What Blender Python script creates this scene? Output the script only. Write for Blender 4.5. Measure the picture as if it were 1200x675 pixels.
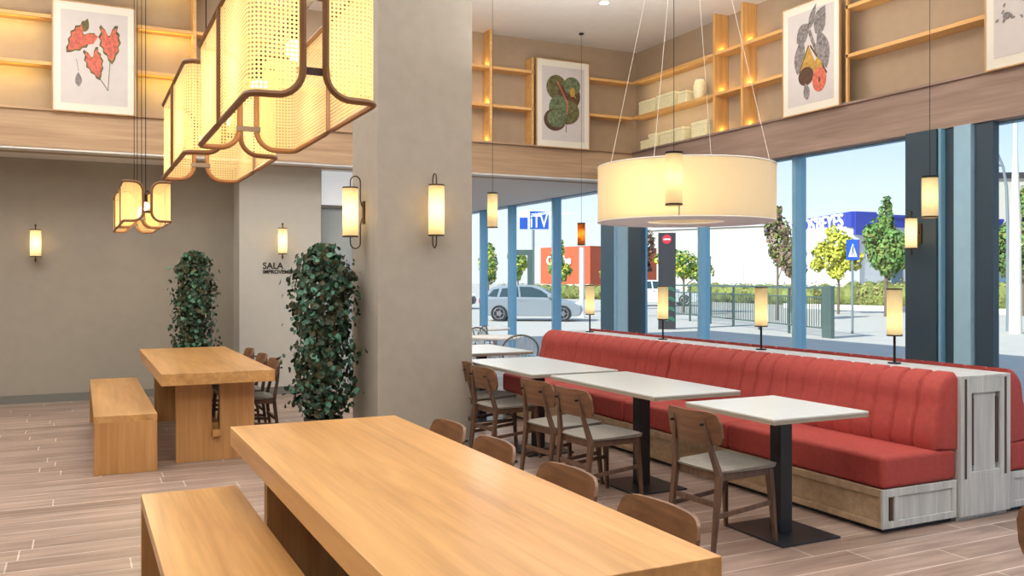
import bpy, bmesh, math, random
from mathutils import Vector, Matrix
random.seed(7)
PI = math.pi
S = bpy.context.scene
for o in list(bpy.data.objects): bpy.data.objects.remove(o)
COL = S.collection

# ------------------------------------------------------------ camera
cam_d = bpy.data.cameras.new('camera'); cam = bpy.data.objects.new('camera', cam_d); COL.objects.link(cam)
cam_d.sensor_width = 36; cam_d.lens = 1040/1200*36; cam_d.shift_y = -10.5/1200
cam_d.clip_end = 500; cam_d.clip_start = .05
cam.location = (0, 0, 1.5); cam.rotation_euler = (PI/2, 0, -math.radians(26))
S.camera = cam
# ------------------------------------------------------------ world, sun, ceiling lights, exposure
S.view_settings.view_transform = 'Standard'; S.view_settings.look = 'None'
S.view_settings.gamma = 1; S.view_settings.use_curve_mapping = False
S.view_settings.exposure = 0.0
W = bpy.data.worlds.new('sky'); S.world = W; W.use_nodes = True
nt = W.node_tree; nt.nodes.clear()
wo = nt.nodes.new('ShaderNodeOutputWorld'); bg = nt.nodes.new('ShaderNodeBackground')
tc = nt.nodes.new('ShaderNodeTexCoord'); sx = nt.nodes.new('ShaderNodeSeparateXYZ'); cr = nt.nodes.new('ShaderNodeValToRGB')
nt.links.new(tc.outputs['Generated'], sx.inputs[0]); nt.links.new(sx.outputs[2], cr.inputs[0])
nt.links.new(cr.outputs[0], bg.inputs[0]); nt.links.new(bg.outputs[0], wo.inputs[0])
e = cr.color_ramp.elements
e[0].position = 0.0; e[0].color = (.86, .90, .95, 1)
e[1].position = 1.0; e[1].color = (.34, .47, .72, 1)
for p, c in ((.06, (.84, .90, .97, 1)), (.16, (.58, .74, .95, 1)), (.35, (.46, .60, .84, 1))):
    q = e.new(p); q.color = c
bg.inputs[1].default_value = 1.3
sd = bpy.data.lights.new('sun', 'SUN'); sd.energy = 7.5; sd.angle = .01; sd.color = (1, .95, .86)
so = bpy.data.objects.new('sun', sd); COL.objects.link(so)
so.rotation_euler = Vector((.81, .16, -.565)).to_track_quat('-Z', 'Y').to_euler()
def area(name, x, y, z, sx_, sy_, power, col=(1, .93, .84)):
    l = bpy.data.lights.new(name, 'AREA'); l.shape = 'RECTANGLE'; l.size = sx_; l.size_y = sy_; l.energy = power; l.color = col
    o = bpy.data.objects.new(name, l); COL.objects.link(o); o.location = (x, y, z); return o
for x, y, p in ((-2.2, 1.0, 120), (1.6, .6, 150), (4.6, 1.0, 120), (-2.0, 5.0, 130), (.2, 8.8, 150), (4.4, 4.6, 110), (4.8, 8.8, 120), (1.3, 4.6, 110), (-2, 9.4, 80)):
    area('ceiling_light', x, y, 4.93, 1.5, 1.5, p*.36, (1, .96, .90))
for x, y, p in ((6.2, 14.2, 50), (6.2, 17, 40), (3.6, 14.5, 30)):
    area('ceiling_light', x, y, 2.93, .8, .8, p, (1, .98, .96))
area('ceiling_light', 2.6, 10.2, 4.93, 1.2, .8, 25, (1, .96, .9))
# added fill, no real fixtures, aimed up to brighten the plaster ceiling
for x, y, p in ((-1.8, 2.5, 190), (4.6, 1.2, 210), (-1.6, 8.0, 180), (4.6, 7.4, 130)):
    o = area('ceiling_fill', x, y, 3.3, 2.2, 2.2, p, (1, .95, .88)); o.rotation_euler = (PI, 0, 0)

# ------------------------------------------------------------ materials
def new_mat(name):
    m = bpy.data.materials.new(name); m.use_nodes = True
    return m, m.node_tree, m.node_tree.nodes['Principled BSDF']
def plain(name, col, rough=.6, metal=0., noise=0., nscale=8., bump=0., bscale=60., spec=.5, emit=None, es=0):
    m, t, b = new_mat(name)
    b.inputs['Roughness'].default_value = rough; b.inputs['Metallic'].default_value = metal
    b.inputs['Specular IOR Level'].default_value = spec
    b.inputs['Base Color'].default_value = (*col, 1)
    co = t.nodes.new('ShaderNodeTexCoord')
    n = t.nodes.new('ShaderNodeTexNoise'); n.inputs['Scale'].default_value = nscale; n.inputs['Detail'].default_value = 4
    t.links.new(co.outputs['Object'], n.inputs['Vector'])
    r = t.nodes.new('ShaderNodeValToRGB')
    k = max(noise, .02)
    r.color_ramp.elements[0].position = .3; r.color_ramp.elements[1].position = .7
    r.color_ramp.elements[0].color = (*[c*(1-k) for c in col], 1); r.color_ramp.elements[1].color = (*[min(1, c*(1+k)) for c in col], 1)
    t.links.new(n.outputs[0], r.inputs[0]); t.links.new(r.outputs[0], b.inputs['Base Color'])
    if bump:
        n2 = t.nodes.new('ShaderNodeTexNoise'); n2.inputs['Scale'].default_value = bscale; n2.inputs['Detail'].default_value = 3
        t.links.new(co.outputs['Object'], n2.inputs['Vector'])
        bp = t.nodes.new('ShaderNodeBump'); bp.inputs['Strength'].default_value = bump; bp.inputs['Distance'].default_value = .01
        t.links.new(n2.outputs[0], bp.inputs['Height']); t.links.new(bp.outputs[0], b.inputs['Normal'])
    if emit:
        b.inputs['Emission Color'].default_value = (*emit, 1); b.inputs['Emission Strength'].default_value = es
    return m
def wood(name, c1, c2, axis=1, rough=.45, scale=1., boards=0.):
    """grain runs along the given object axis; boards>0 adds staves of that width across the grain"""
    m, t, b = new_mat(name); b.inputs['Roughness'].default_value = rough
    co = t.nodes.new('ShaderNodeTexCoord'); mp = t.nodes.new('ShaderNodeMapping')
    sc = [9*scale]*3; sc[axis] = .7*scale; mp.inputs['Scale'].default_value = sc
    t.links.new(co.outputs['Object'], mp.inputs[0])
    n = t.nodes.new('ShaderNodeTexNoise'); n.inputs['Scale'].default_value = 1.5; n.inputs['Detail'].default_value = 6; n.inputs['Distortion'].default_value = .6
    t.links.new(mp.outputs[0], n.inputs['Vector'])
    r = t.nodes.new('ShaderNodeValToRGB'); r.color_ramp.elements[0].position = .32; r.color_ramp.elements[1].position = .68
    r.color_ramp.elements[0].color = (*c1, 1); r.color_ramp.elements[1].color = (*c2, 1)
    t.links.new(n.outputs[0], r.inputs[0])
    out = r.outputs[0]
    mp2 = t.nodes.new('ShaderNodeMapping'); sc2 = [70*scale]*3; sc2[axis] = 2.5*scale; mp2.inputs['Scale'].default_value = sc2
    t.links.new(co.outputs['Object'], mp2.inputs[0])
    n2 = t.nodes.new('ShaderNodeTexNoise'); n2.inputs['Scale'].default_value = 1; n2.inputs['Detail'].default_value = 2
    t.links.new(mp2.outputs[0], n2.inputs['Vector'])
    mr = t.nodes.new('ShaderNodeMapRange'); mr.inputs['From Min'].default_value = .3; mr.inputs['From Max'].default_value = .7
    mr.inputs['To Min'].default_value = .88; mr.inputs['To Max'].default_value = 1.06
    t.links.new(n2.outputs[0], mr.inputs['Value'])
    mx = t.nodes.new('ShaderNodeVectorMath'); mx.operation = 'SCALE'
    t.links.new(out, mx.inputs[0]); t.links.new(mr.outputs[0], mx.inputs['Scale']); out = mx.outputs[0]
    if boards:
        sp = t.nodes.new('ShaderNodeSeparateXYZ'); t.links.new(co.outputs['Object'], sp.inputs[0])
        ax = 0 if axis == 1 else 1
        d = t.nodes.new('ShaderNodeMath'); d.operation = 'DIVIDE'; d.inputs[1].default_value = boards; t.links.new(sp.outputs[ax], d.inputs[0])
        fl = t.nodes.new('ShaderNodeMath'); fl.operation = 'FLOOR'; t.links.new(d.outputs[0], fl.inputs[0])
        wn = t.nodes.new('ShaderNodeTexWhiteNoise'); wn.noise_dimensions = '1D'; t.links.new(fl.outputs[0], wn.inputs['W'])
        m2 = t.nodes.new('ShaderNodeMapRange'); m2.inputs['To Min'].default_value = .92; m2.inputs['To Max'].default_value = 1.07
        t.links.new(wn.outputs[0], m2.inputs['Value'])
        mx2 = t.nodes.new('ShaderNodeVectorMath'); mx2.operation = 'SCALE'
        t.links.new(out, mx2.inputs[0]); t.links.new(m2.outputs[0], mx2.inputs['Scale']); out = mx2.outputs[0]
    t.links.new(out, b.inputs['Base Color'])
    return m
def shade_mat(name, col, trans=.6, emit=0., fine=0.):
    """lamp-shade cloth: part diffuse, part translucent"""
    m = bpy.data.materials.new(name); m.use_nodes = True; t = m.node_tree; t.nodes.clear()
    o = t.nodes.new('ShaderNodeOutputMaterial'); d = t.nodes.new('ShaderNodeBsdfDiffuse'); tr = t.nodes.new('ShaderNodeBsdfTranslucent')
    mi = t.nodes.new('ShaderNodeMixShader'); mi.inputs[0].default_value = trans
    co = t.nodes.new('ShaderNodeTexCoord'); n = t.nodes.new('ShaderNodeTexNoise'); mp = t.nodes.new('ShaderNodeMapping')
    mp.inputs['Scale'].default_value = (6, 6, 120); t.links.new(co.outputs['Object'], mp.inputs[0]); t.links.new(mp.outputs[0], n.inputs['Vector'])
    r = t.nodes.new('ShaderNodeValToRGB'); r.color_ramp.elements[0].position = .3; r.color_ramp.elements[1].position = .7
    r.color_ramp.elements[0].color = (*[c*.93 for c in col], 1); r.color_ramp.elements[1].color = (*col, 1)
    t.links.new(n.outputs[0], r.inputs[0]); t.links.new(r.outputs[0], d.inputs[0]); t.links.new(r.outputs[0], tr.inputs[0])
    t.links.new(d.outputs[0], mi.inputs[1]); t.links.new(tr.outputs[0], mi.inputs[2])
    last = mi
    if emit:
        em = t.nodes.new('ShaderNodeEmission'); em.inputs[1].default_value = emit; em.inputs[0].default_value = (1, .80, .42, 1)
        ad = t.nodes.new('ShaderNodeAddShader'); t.links.new(mi.outputs[0], ad.inputs[0]); t.links.new(em.outputs[0], ad.inputs[1]); last = ad
    t.links.new(last.outputs[0], o.inputs[0])
    return m
def cane_mat():
    m = bpy.data.materials.new('cane'); m.use_nodes = True; t = m.node_tree; t.nodes.clear()
    L = t.links.new
    o = t.nodes.new('ShaderNodeOutputMaterial'); d = t.nodes.new('ShaderNodeBsdfDiffuse'); tr = t.nodes.new('ShaderNodeBsdfTranslucent')
    d.inputs[0].default_value = (.80, .58, .26, 1); tr.inputs[0].default_value = (.94, .76, .40, 1)
    mi = t.nodes.new('ShaderNodeMixShader'); mi.inputs[0].default_value = .62
    L(d.outputs[0], mi.inputs[1]); L(tr.outputs[0], mi.inputs[2])
    uv = t.nodes.new('ShaderNodeUVMap'); sp = t.nodes.new('ShaderNodeSeparateXYZ'); L(uv.outputs[0], sp.inputs[0])
    def mod(src):
        a = t.nodes.new('ShaderNodeMath'); a.operation = 'DIVIDE'; a.inputs[1].default_value = .0135; L(src, a.inputs[0])
        b = t.nodes.new('ShaderNodeMath'); b.operation = 'FRACT'; L(a.outputs[0], b.inputs[0])
        c = t.nodes.new('ShaderNodeMath'); c.operation = 'SUBTRACT'; c.inputs[1].default_value = .5; L(b.outputs[0], c.inputs[0])
        p = t.nodes.new('ShaderNodeMath'); p.operation = 'POWER'; p.inputs[1].default_value = 2; 
        ab = t.nodes.new('ShaderNodeMath'); ab.operation = 'ABSOLUTE'; L(c.outputs[0], ab.inputs[0]); L(ab.outputs[0], p.inputs[0])
        return p.outputs[0]
    s = t.nodes.new('ShaderNodeMath'); s.operation = 'ADD'; L(mod(sp.outputs[0]), s.inputs[0]); L(mod(sp.outputs[1]), s.inputs[1])
    lt = t.nodes.new('ShaderNodeMath'); lt.operation = 'LESS_THAN'; lt.inputs[1].default_value = .075; L(s.outputs[0], lt.inputs[0])
    tp = t.nodes.new('ShaderNodeBsdfTransparent'); m2 = t.nodes.new('ShaderNodeMixShader')
    L(lt.outputs[0], m2.inputs[0]); L(mi.outputs[0], m2.inputs[1]); L(tp.outputs[0], m2.inputs[2]); L(m2.outputs[0], o.inputs[0])
    return m
def glass_mat(name, tint=(.93, .97, .98), refl=.025):
    m = bpy.data.materials.new(name); m.use_nodes = True; t = m.node_tree; t.nodes.clear()
    o = t.nodes.new('ShaderNodeOutputMaterial'); g = t.nodes.new('ShaderNodeBsdfGlossy'); g.inputs['Roughness'].default_value = .02
    tp = t.nodes.new('ShaderNodeBsdfTransparent'); tp.inputs[0].default_value = (*tint, 1)
    mi = t.nodes.new('ShaderNodeMixShader'); mi.inputs[0].default_value = refl
    t.links.new(tp.outputs[0], mi.inputs[1]); t.links.new(g.outputs[0], mi.inputs[2]); t.links.new(mi.outputs[0], o.inputs[0])
    return m
def floor_mat():
    m, t, b = new_mat('floor_tile'); L = t.links.new
    co = t.nodes.new('ShaderNodeTexCoord')
    br = t.nodes.new('ShaderNodeTexBrick'); br.offset = 0; br.offset_frequency = 2
    br.inputs['Scale'].default_value = 1; br.inputs['Brick Width'].default_value = 1.2; br.inputs['Row Height'].default_value = .2
    br.inputs['Mortar Size'].default_value = .0045; br.inputs['Mortar Smooth'].default_value = .1; br.inputs['Bias'].default_value = 0
    br.inputs['Color1'].default_value = (.285, .205, .168, 1); br.inputs['Color2'].default_value = (.395, .30, .255, 1); br.inputs['Mortar'].default_value = (.62, .55, .50, 1)
    sp = t.nodes.new('ShaderNodeSeparateXYZ'); L(co.outputs['Object'], sp.inputs[0])
    dv_ = t.nodes.new('ShaderNodeMath'); dv_.operation = 'DIVIDE'; dv_.inputs[1].default_value = .2; L(sp.outputs[1], dv_.inputs[0])
    fl = t.nodes.new('ShaderNodeMath'); fl.operation = 'FLOOR'; L(dv_.outputs[0], fl.inputs[0])
    wn = t.nodes.new('ShaderNodeTexWhiteNoise'); wn.noise_dimensions = '1D'; L(fl.outputs[0], wn.inputs['W'])
    ma = t.nodes.new('ShaderNodeMath'); ma.operation = 'MULTIPLY_ADD'; ma.inputs[1].default_value = 1.2; L(wn.outputs[0], ma.inputs[0]); L(sp.outputs[0], ma.inputs[2])
    cb = t.nodes.new('ShaderNodeCombineXYZ'); L(ma.outputs[0], cb.inputs[0]); L(sp.outputs[1], cb.inputs[1])
    L(cb.outputs[0], br.inputs['Vector'])
    mp = t.nodes.new('ShaderNodeMapping'); mp.inputs['Scale'].default_value = (1.1, 11, 1); L(co.outputs['Object'], mp.inputs[0])
    n = t.nodes.new('ShaderNodeTexNoise'); n.inputs['Scale'].default_value = 1.4; n.inputs['Detail'].default_value = 6; n.inputs['Distortion'].default_value = .8
    L(mp.outputs[0], n.inputs['Vector'])
    mr = t.nodes.new('ShaderNodeMapRange'); mr.inputs['From Min'].default_value = .3; mr.inputs['From Max'].default_value = .7; mr.inputs['To Min'].default_value = .68; mr.inputs['To Max'].default_value = 1.2
    L(n.outputs[0], mr.inputs['Value'])
    mx = t.nodes.new('ShaderNodeVectorMath'); mx.operation = 'SCALE'; L(br.outputs[0], mx.inputs[0]); L(mr.outputs[0], mx.inputs['Scale'])
    L(mx.outputs[0], b.inputs['Base Color']); b.inputs['Roughness'].default_value = .38
    return m
M = {}
M['floor'] = floor_mat()
M['wall'] = plain('wall_taupe', (.335, .308, .268), .9, noise=.03, bump=.05)
M['wall_light'] = plain('wall_light_grey', (.52, .515, .485), .9, noise=.02, bump=.05)
M['column'] = plain('column_plaster', (.375, .350, .310), .9, noise=.04, bump=.06)
M['shelf_wall'] = plain('shelf_back_taupe', (.44, .335, .235), .9, noise=.03)
M['ceiling'] = plain('ceiling_white', (.82, .80, .77), .9, noise=.02)
M['white'] = plain('white_trim', (.80, .80, .79), .6)
M['skirting'] = plain('skirting_grey', (.17, .175, .165), .6)
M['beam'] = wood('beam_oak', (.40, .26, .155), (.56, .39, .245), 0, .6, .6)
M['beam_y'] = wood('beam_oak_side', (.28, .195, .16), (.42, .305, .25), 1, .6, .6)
M['shelf'] = wood('shelf_pine', (.72, .40, .13), (.84, .51, .20), 0, .5)
M['table'] = wood('table_oak', (.46, .235, .080), (.64, .370, .145), 1, .30, .7, .11)
M['tablev'] = wood('table_oak_upright', (.42, .205, .070), (.56, .300, .115), 2, .42, .8, .09)
M['chair'] = wood('chair_walnut', (.075, .040, .026), (.15, .082, .050), 2, .4, 2)
M['chair_back'] = wood('chair_walnut_back', (.125, .060, .032), (.22, .110, .056), 1, .38, 2)
M['seat'] = plain('seat_fabric', (.27, .26, .235), .8, noise=.08, nscale=40, bump=.1, bscale=300)
M['red'] = plain('red_velvet', (.37, .052, .045), .75, noise=.10, nscale=30, bump=.08, bscale=300)
M['greywood'] = wood('washed_oak', (.44, .475, .49), (.60, .63, .64), 2, .5, 1.5)
M['basewood'] = wood('washed_oak_base', (.42, .30, .195), (.56, .42, .28), 0, .5, 1.2)
M['slot'] = plain('slot_brown', (.07, .04, .03), .6)
M['top'] = plain('table_white_top', (.60, .635, .62), .33, noise=.03, nscale=30)
M['topedge'] = plain('table_edge', (.34, .30, .25), .5)
M['black'] = plain('black_steel', (.012, .015, .022), .4)
M['blackm'] = plain('black_metal', (.025, .022, .02), .35, metal=.6)
M['bronze'] = plain('bronze_metal', (.10, .065, .04), .35, metal=.8)
M['mull_light'] = plain('aluminium_blue', (.21, .45, .64), .45, metal=.0, noise=.03)
M['mull_pale'] = plain('aluminium_pale', (.34, .58, .76), .45, metal=.0, noise=.03)
M['mull_dark'] = plain('steel_dark_blue', (.032, .066, .098), .5)
M['mull_mid'] = plain('steel_mid_blue', (.07, .165, .24), .5)
M['glass'] = glass_mat('window_glass')
M['frost'] = plain('partition_glass', (.40, .46, .49), .15)
M['cane'] = cane_mat()
M['cane_rim'] = plain('cane_rim', (.20, .085, .03), .5)
M['drum'] = shade_mat('drum_cloth', (.62, .56, .44), .5)
M['drum_disc'] = plain('drum_diffuser', (.78, .82, .86), .8)
M['cyl'] = shade_mat('sconce_shade', (.80, .70, .46), .6, .12)
M['cylp'] = shade_mat('pendant_shade', (.92, .82, .56), .55, .05)
M['amber'] = shade_mat('amber_shade', (.60, .20, .03), .75, 0)
M['bulb'] = plain('bulb_glow', (1, 1, 1), .5, emit=(1, .88, .62), es=7)
M['bulb_dim'] = plain('bulb_glow_dim', (1, 1, 1), .5, emit=(1, .80, .5), es=2.5)
M['transom_added_glow'] = plain('transom_added_glow', (.8, .82, .84), .5, emit=(.85, .93, 1), es=.38)  # white transom panel; its brightness is added as emission, not a lamp
M['spot'] = plain('spot_glow', (1, 1, 1), .5, emit=(1, .95, .85), es=8)
M['leaf'] = plain('leaf_dark', (.014, .045, .022), .5, noise=.6, nscale=9)
M['leaf2'] = plain('leaf_bluegreen', (.07, .20, .14), .5, noise=.4, nscale=9)
M['leaf3'] = plain('leaf_bronze', (.05, .05, .02), .5, noise=.4, nscale=9)
M['stem'] = plain('stem_brown', (.09, .055, .03), .8)
M['pot'] = plain('pot_grey', (.09, .085, .08), .6)
M['soil'] = plain('soil', (.03, .02, .015), 1)
M['frame'] = wood('frame_oak', (.52, .30, .13), (.64, .40, .20), 2, .5)
M['mat'] = plain('paper_cream', (.80, .77, .68), .8)
M['paper'] = plain('paper_lilac', (.62, .585, .58), .8, noise=.03)
M['pr_red'] = plain('ink_coral', (.60, .15, .10), .8, noise=.3, nscale=30)
M['pr_olive'] = plain('ink_olive', (.13, .12, .05), .8, noise=.5, nscale=25)
M['pr_brown'] = plain('ink_brown', (.10, .05, .03), .8, noise=.3, nscale=20)
M['pr_green'] = plain('ink_green', (.13, .17, .09), .8, noise=.5, nscale=25)
M['pr_grey'] = plain('ink_grey', (.22, .20, .20), .8, noise=.5, nscale=30)
M['pr_gold'] = plain('ink_gold', (.46, .28, .06), .8, noise=.3, nscale=25)
M['pr_pink'] = plain('ink_pink', (.45, .10, .16), .8, noise=.3, nscale=25)
M['basket'] = plain('woven_cream', (.96, .88, .58), .7, noise=.10, nscale=45, bump=.4, bscale=80)
M['ink'] = plain('ink_black', (.02, .02, .02), .6)
M['pavement'] = plain('pavement', (.50, .47, .42), .9, noise=.05, nscale=2)
M['bush'] = plain('hedge_green', (.17, .20, .05), .8, noise=.5, nscale=2)
M['bush2'] = plain('hedge_gold', (.32, .27, .09), .8, noise=.4, nscale=2)
M['t_green'] = plain('tree_green', (.13, .27, .06), .7, noise=.4, nscale=2)
M['t_yellow'] = plain('tree_yellow', (.50, .50, .06), .7, noise=.3, nscale=2)
M['t_brown'] = plain('tree_plum', (.20, .13, .09), .7, noise=.5, nscale=2)
M['bark'] = plain('bark', (.16, .12, .08), .9)
M['b_white'] = plain('facade_white', (.55, .56, .58), .8, noise=.03)
M['b_cream'] = plain('facade_cream', (.52, .49, .43), .8, noise=.03)
M['b_blue'] = plain('facade_blue', (.03, .05, .36), .6)
M['b_orange'] = plain('facade_orange', (.52, .10, .04), .8, noise=.08)
M['b_glass'] = plain('facade_glass', (.10, .16, .22), .7, spec=.15)
M['b_dark'] = plain('facade_dark', (.03, .03, .036), .5)
M['silver'] = plain('car_silver', (.30, .34, .38), .3, metal=.3)
M['carwhite'] = plain('car_white', (.75, .76, .78), .3)
M['tyre'] = plain('tyre', (.015, .015, .017), .7)
M['rim'] = plain('wheel_rim', (.35, .36, .38), .3, metal=.7)
M['carglass'] = plain('car_glass', (.03, .06, .075), .35, spec=.3)
M['lightred'] = plain('tail_light', (.40, .03, .03), .3)
M['concrete'] = plain('pole_concrete', (.66, .62, .56), .8, noise=.05)
M['galv'] = plain('galvanised', (.20, .24, .26), .5, metal=.2)
M['fence'] = plain('railing_green', (.07, .11, .10), .5)
M['signblue'] = plain('sign_blue', (.02, .10, .50), .4)
M['signwhite'] = plain('sign_white', (.85, .86, .88), .5)
M['signred'] = plain('sign_red', (.55, .03, .05), .5)
M['signgreen'] = plain('sign_green', (.03, .35, .18), .5)
M['bistro'] = plain('bistro_white', (.62, .70, .74), .4)
M['plastic'] = plain('curb_white', (.68, .64, .58), .8)

# ------------------------------------------------------------ helpers
class MB:
    def __init__(s): s.bm = bmesh.new(); s.mi = 0
    def _f(s, vs):
        try:
            f = s.bm.faces.new(vs); f.material_index = s.mi; return f
        except ValueError: return None
    def box(s, x0, x1, y0, y1, z0, z1):
        v = [s.bm.verts.new(p) for p in ((x0,y0,z0),(x1,y0,z0),(x1,y1,z0),(x0,y1,z0),(x0,y0,z1),(x1,y0,z1),(x1,y1,z1),(x0,y1,z1))]
        for q in ((0,3,2,1),(4,5,6,7),(0,1,5,4),(1,2,6,5),(2,3,7,6),(3,0,4,7)): s._f([v[i] for i in q])
        return s
    def prism(s, pts, axis, a, b):
        """extrude polygon pts (2D) along axis 0/1/2 from a to b; 2D coords are the other axes in order"""
        def P(p, t):
            q = list(p); q.insert(axis, t); return q
        v0 = [s.bm.verts.new(P(p, a)) for p in pts]; v1 = [s.bm.verts.new(P(p, b)) for p in pts]
        s._f(v0[::-1]); s._f(v1); n = len(pts)
        for i in range(n): s._f([v0[i], v0[(i+1)%n], v1[(i+1)%n], v1[i]])
        return s
    def bar(s, p, q, w, d=None, w2=None, d2=None, up=(0,0,1)):
        """tapered rectangular bar from p to q"""
        p, q = Vector(p), Vector(q); d = d or w; w2 = w2 or w; d2 = d2 or d
        z = (q-p).normalized(); u = Vector(up)
        if abs(z.dot(u)) > .95: u = Vector((1,0,0))
        x = u.cross(z).normalized(); y = z.cross(x)
        a = [s.bm.verts.new(p+x*i*w/2+y*j*d/2) for i,j in ((-1,-1),(1,-1),(1,1),(-1,1))]
        b = [s.bm.verts.new(q+x*i*w2/2+y*j*d2/2) for i,j in ((-1,-1),(1,-1),(1,1),(-1,1))]
        s._f(a[::-1]); s._f(b)
        for i in range(4): s._f([a[i], a[(i+1)%4], b[(i+1)%4], b[i]])
        return s
    def lathe(s, prof, c=(0,0,0), n=20, cap=True):
        rings = []
        for r, z in prof:
            rings.append([s.bm.verts.new((c[0]+r*math.cos(2*PI*i/n), c[1]+r*math.sin(2*PI*i/n), c[2]+z)) for i in range(n)])
        for a, b in zip(rings, rings[1:]):
            for i in range(n): s._f([a[i], a[(i+1)%n], b[(i+1)%n], b[i]])
        if cap: s._f(rings[0][::-1]); s._f(rings[-1])
        return s
    def cyl(s, c, r, h, n=16, r2=None): return s.lathe([(r, 0), (r if r2 is None else r2, h)], c, n)
    def tube(s, pts, r, n=8, closed=False, r2=None):
        pts = [Vector(p) for p in pts]; N = len(pts); rings = []; prev = None
        for i, p in enumerate(pts):
            if closed: t = pts[(i+1)%N]-pts[i-1]
            else: t = pts[min(i+1, N-1)]-pts[max(i-1, 0)]
            t = t.normalized() if t.length > 1e-9 else Vector((0,0,1))
            if prev is None:
                u = Vector((0,0,1)) if abs(t.z) < .9 else Vector((1,0,0))
                x = u.cross(t).normalized()
            else:
                x = (prev-t*prev.dot(t)).normalized()
            prev = x; y = t.cross(x)
            rr = r if r2 is None else r+(r2-r)*i/(N-1)
            rings.append([s.bm.verts.new(p+x*rr*math.cos(2*PI*k/n)+y*rr*math.sin(2*PI*k/n)) for k in range(n)])
        M_ = N if closed else N-1
        for i in range(M_):
            a, b = rings[i], rings[(i+1)%N]
            for k in range(n): s._f([a[k], a[(k+1)%n], b[(k+1)%n], b[k]])
        if not closed: s._f(rings[0][::-1]); s._f(rings[-1])
        return s
    def blob(s, c, r, seg=14, noise=0.):
        if not hasattr(r, '__len__'): r = (r, r, r)
        res = bmesh.ops.create_icosphere(s.bm, subdivisions=2 if seg < 16 else 3, radius=1)
        for v in res['verts']:
            k = 1+random.uniform(-noise, noise)
            v.co = Vector((c[0]+v.co.x*r[0]*k, c[1]+v.co.y*r[1]*k, c[2]+v.co.z*r[2]*k))
        return s
    def build(s, name, mats, parent=None, smooth=False, bevel=0., seg=2, loc=None):
        me = bpy.data.meshes.new(name); s.bm.normal_update(); s.bm.to_mesh(me); s.bm.free()
        if not isinstance(mats, (list, tuple)): mats = [mats]
        for m in mats: me.materials.append(M[m] if isinstance(m, str) else m)
        o = bpy.data.objects.new(name, me); COL.objects.link(o)
        if parent: o.parent = parent
        if loc: o.location = loc
        if smooth:
            for p in me.polygons: p.use_smooth = True
            try: me.set_sharp_from_angle(angle=math.radians(38))
            except Exception: pass
        if bevel:
            b = o.modifiers.new('bevel', 'BEVEL'); b.width = bevel; b.segments = seg; b.limit_method = 'ANGLE'
        return o
def thing(name, label, cat, loc=(0,0,0), rz=0, group=None):
    o = bpy.data.objects.new(name, None); COL.objects.link(o); o.empty_display_size = .1
    o.location = loc; o.rotation_euler = (0, 0, rz); o['label'] = label; o['category'] = cat
    if group: o['group'] = group
    return o
def tag(o, label, cat, group=None, kind=None):
    o['label'] = label; o['category'] = cat
    if group: o['group'] = group
    if kind: o['kind'] = kind
    return o
def struct(o, label=None, cat=None):
    o['kind'] = 'structure'
    if label: o['label'] = label
    if cat: o['category'] = cat
    return o
def dup(root, loc=None, rz=None, label=None, group=None):
    r = root.copy(); COL.objects.link(r)
    if loc is not None: r.location = loc
    if rz is not None: r.rotation_euler = (0, 0, rz)
    if label: r['label'] = label
    if group: r['group'] = group
    for ch in list(root.children):
        c = ch.copy(); COL.objects.link(c); c.parent = r
        for g in ch.children:
            d = g.copy(); COL.objects.link(d); d.parent = c
    return r
def text_mesh(body, size, mat, name, parent=None, extrude=.004, align='LEFT', bold=0.):
    cu = bpy.data.curves.new(name, 'FONT'); cu.body = body; cu.size = size; cu.extrude = extrude; cu.align_x = align; cu.offset = bold*.4
    t = bpy.data.objects.new(name, cu); COL.objects.link(t)
    dg = bpy.context.evaluated_depsgraph_get(); me = bpy.data.meshes.new_from_object(t.evaluated_get(dg))
    bpy.data.objects.remove(t); me.materials.clear(); me.materials.append(M[mat])
    o = bpy.data.objects.new(name, me); COL.objects.link(o)
    if parent: o.parent = parent
    return o
def pt_light(name, loc, power, r=.03, col=(1, .78, .45), parent=None):
    l = bpy.data.lights.new(name, 'POINT'); l.energy = power; l.shadow_soft_size = r; l.color = col
    o = bpy.data.objects.new(name, l); COL.objects.link(o); o.location = loc
    if parent: o.parent = parent
    return o
def box_obj(name, b, mat, parent=None, bevel=0.):
    """box mesh with its origin at the bottom centre"""
    x0, x1, y0, y1, z0, z1 = b; cx, cy = (x0+x1)/2, (y0+y1)/2
    return MB().box(x0-cx, x1-cx, y0-cy, y1-cy, 0, z1-z0).build(name, mat, parent, bevel=bevel, loc=(cx, cy, z0))

# ------------------------------------------------------------ room shell
XW, YB = 7.54, 11.3           # faces of the window-side beam and of the back beam
struct(MB().box(-4, 7.9, -4, 19, -.1, 0).build('floor', 'floor'), 'wood-look plank tile floor of the dining room', 'floor')
struct(MB().box(-4.2, 8.0, -4.2, 11.55, 5.0, 5.15).build('ceiling', 'ceiling'), 'high white plaster ceiling with small recessed spots', 'ceiling')
struct(MB().box(-4.2, -4, -4.2, 19.2, 0, 5).build('wall_left', 'wall'))
struct(MB().box(-4, 8, -4.2, -4, 0, 5).build('wall_front', 'wall'))
struct(MB().box(-4, 7.8, 19, 19.2, 0, 3.3).build('wall_far', 'wall_light'))
struct(MB().box(-4, 1.84, 12.2, 12.35, 0, 2.96).build('wall_back', 'wall'), 'taupe plaster wall behind the far oak table', 'wall')
struct(MB().box(1.84, 2.89, 11.72, 12.35, 0, 2.96).build('wall_back_projection', 'wall_light'), 'pale grey projecting wall with black room lettering', 'wall')
struct(MB().box(3.42, 4.6, 11.85, 12.0, 0, 2.96).build('wall_partition', 'wall_light'))
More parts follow.
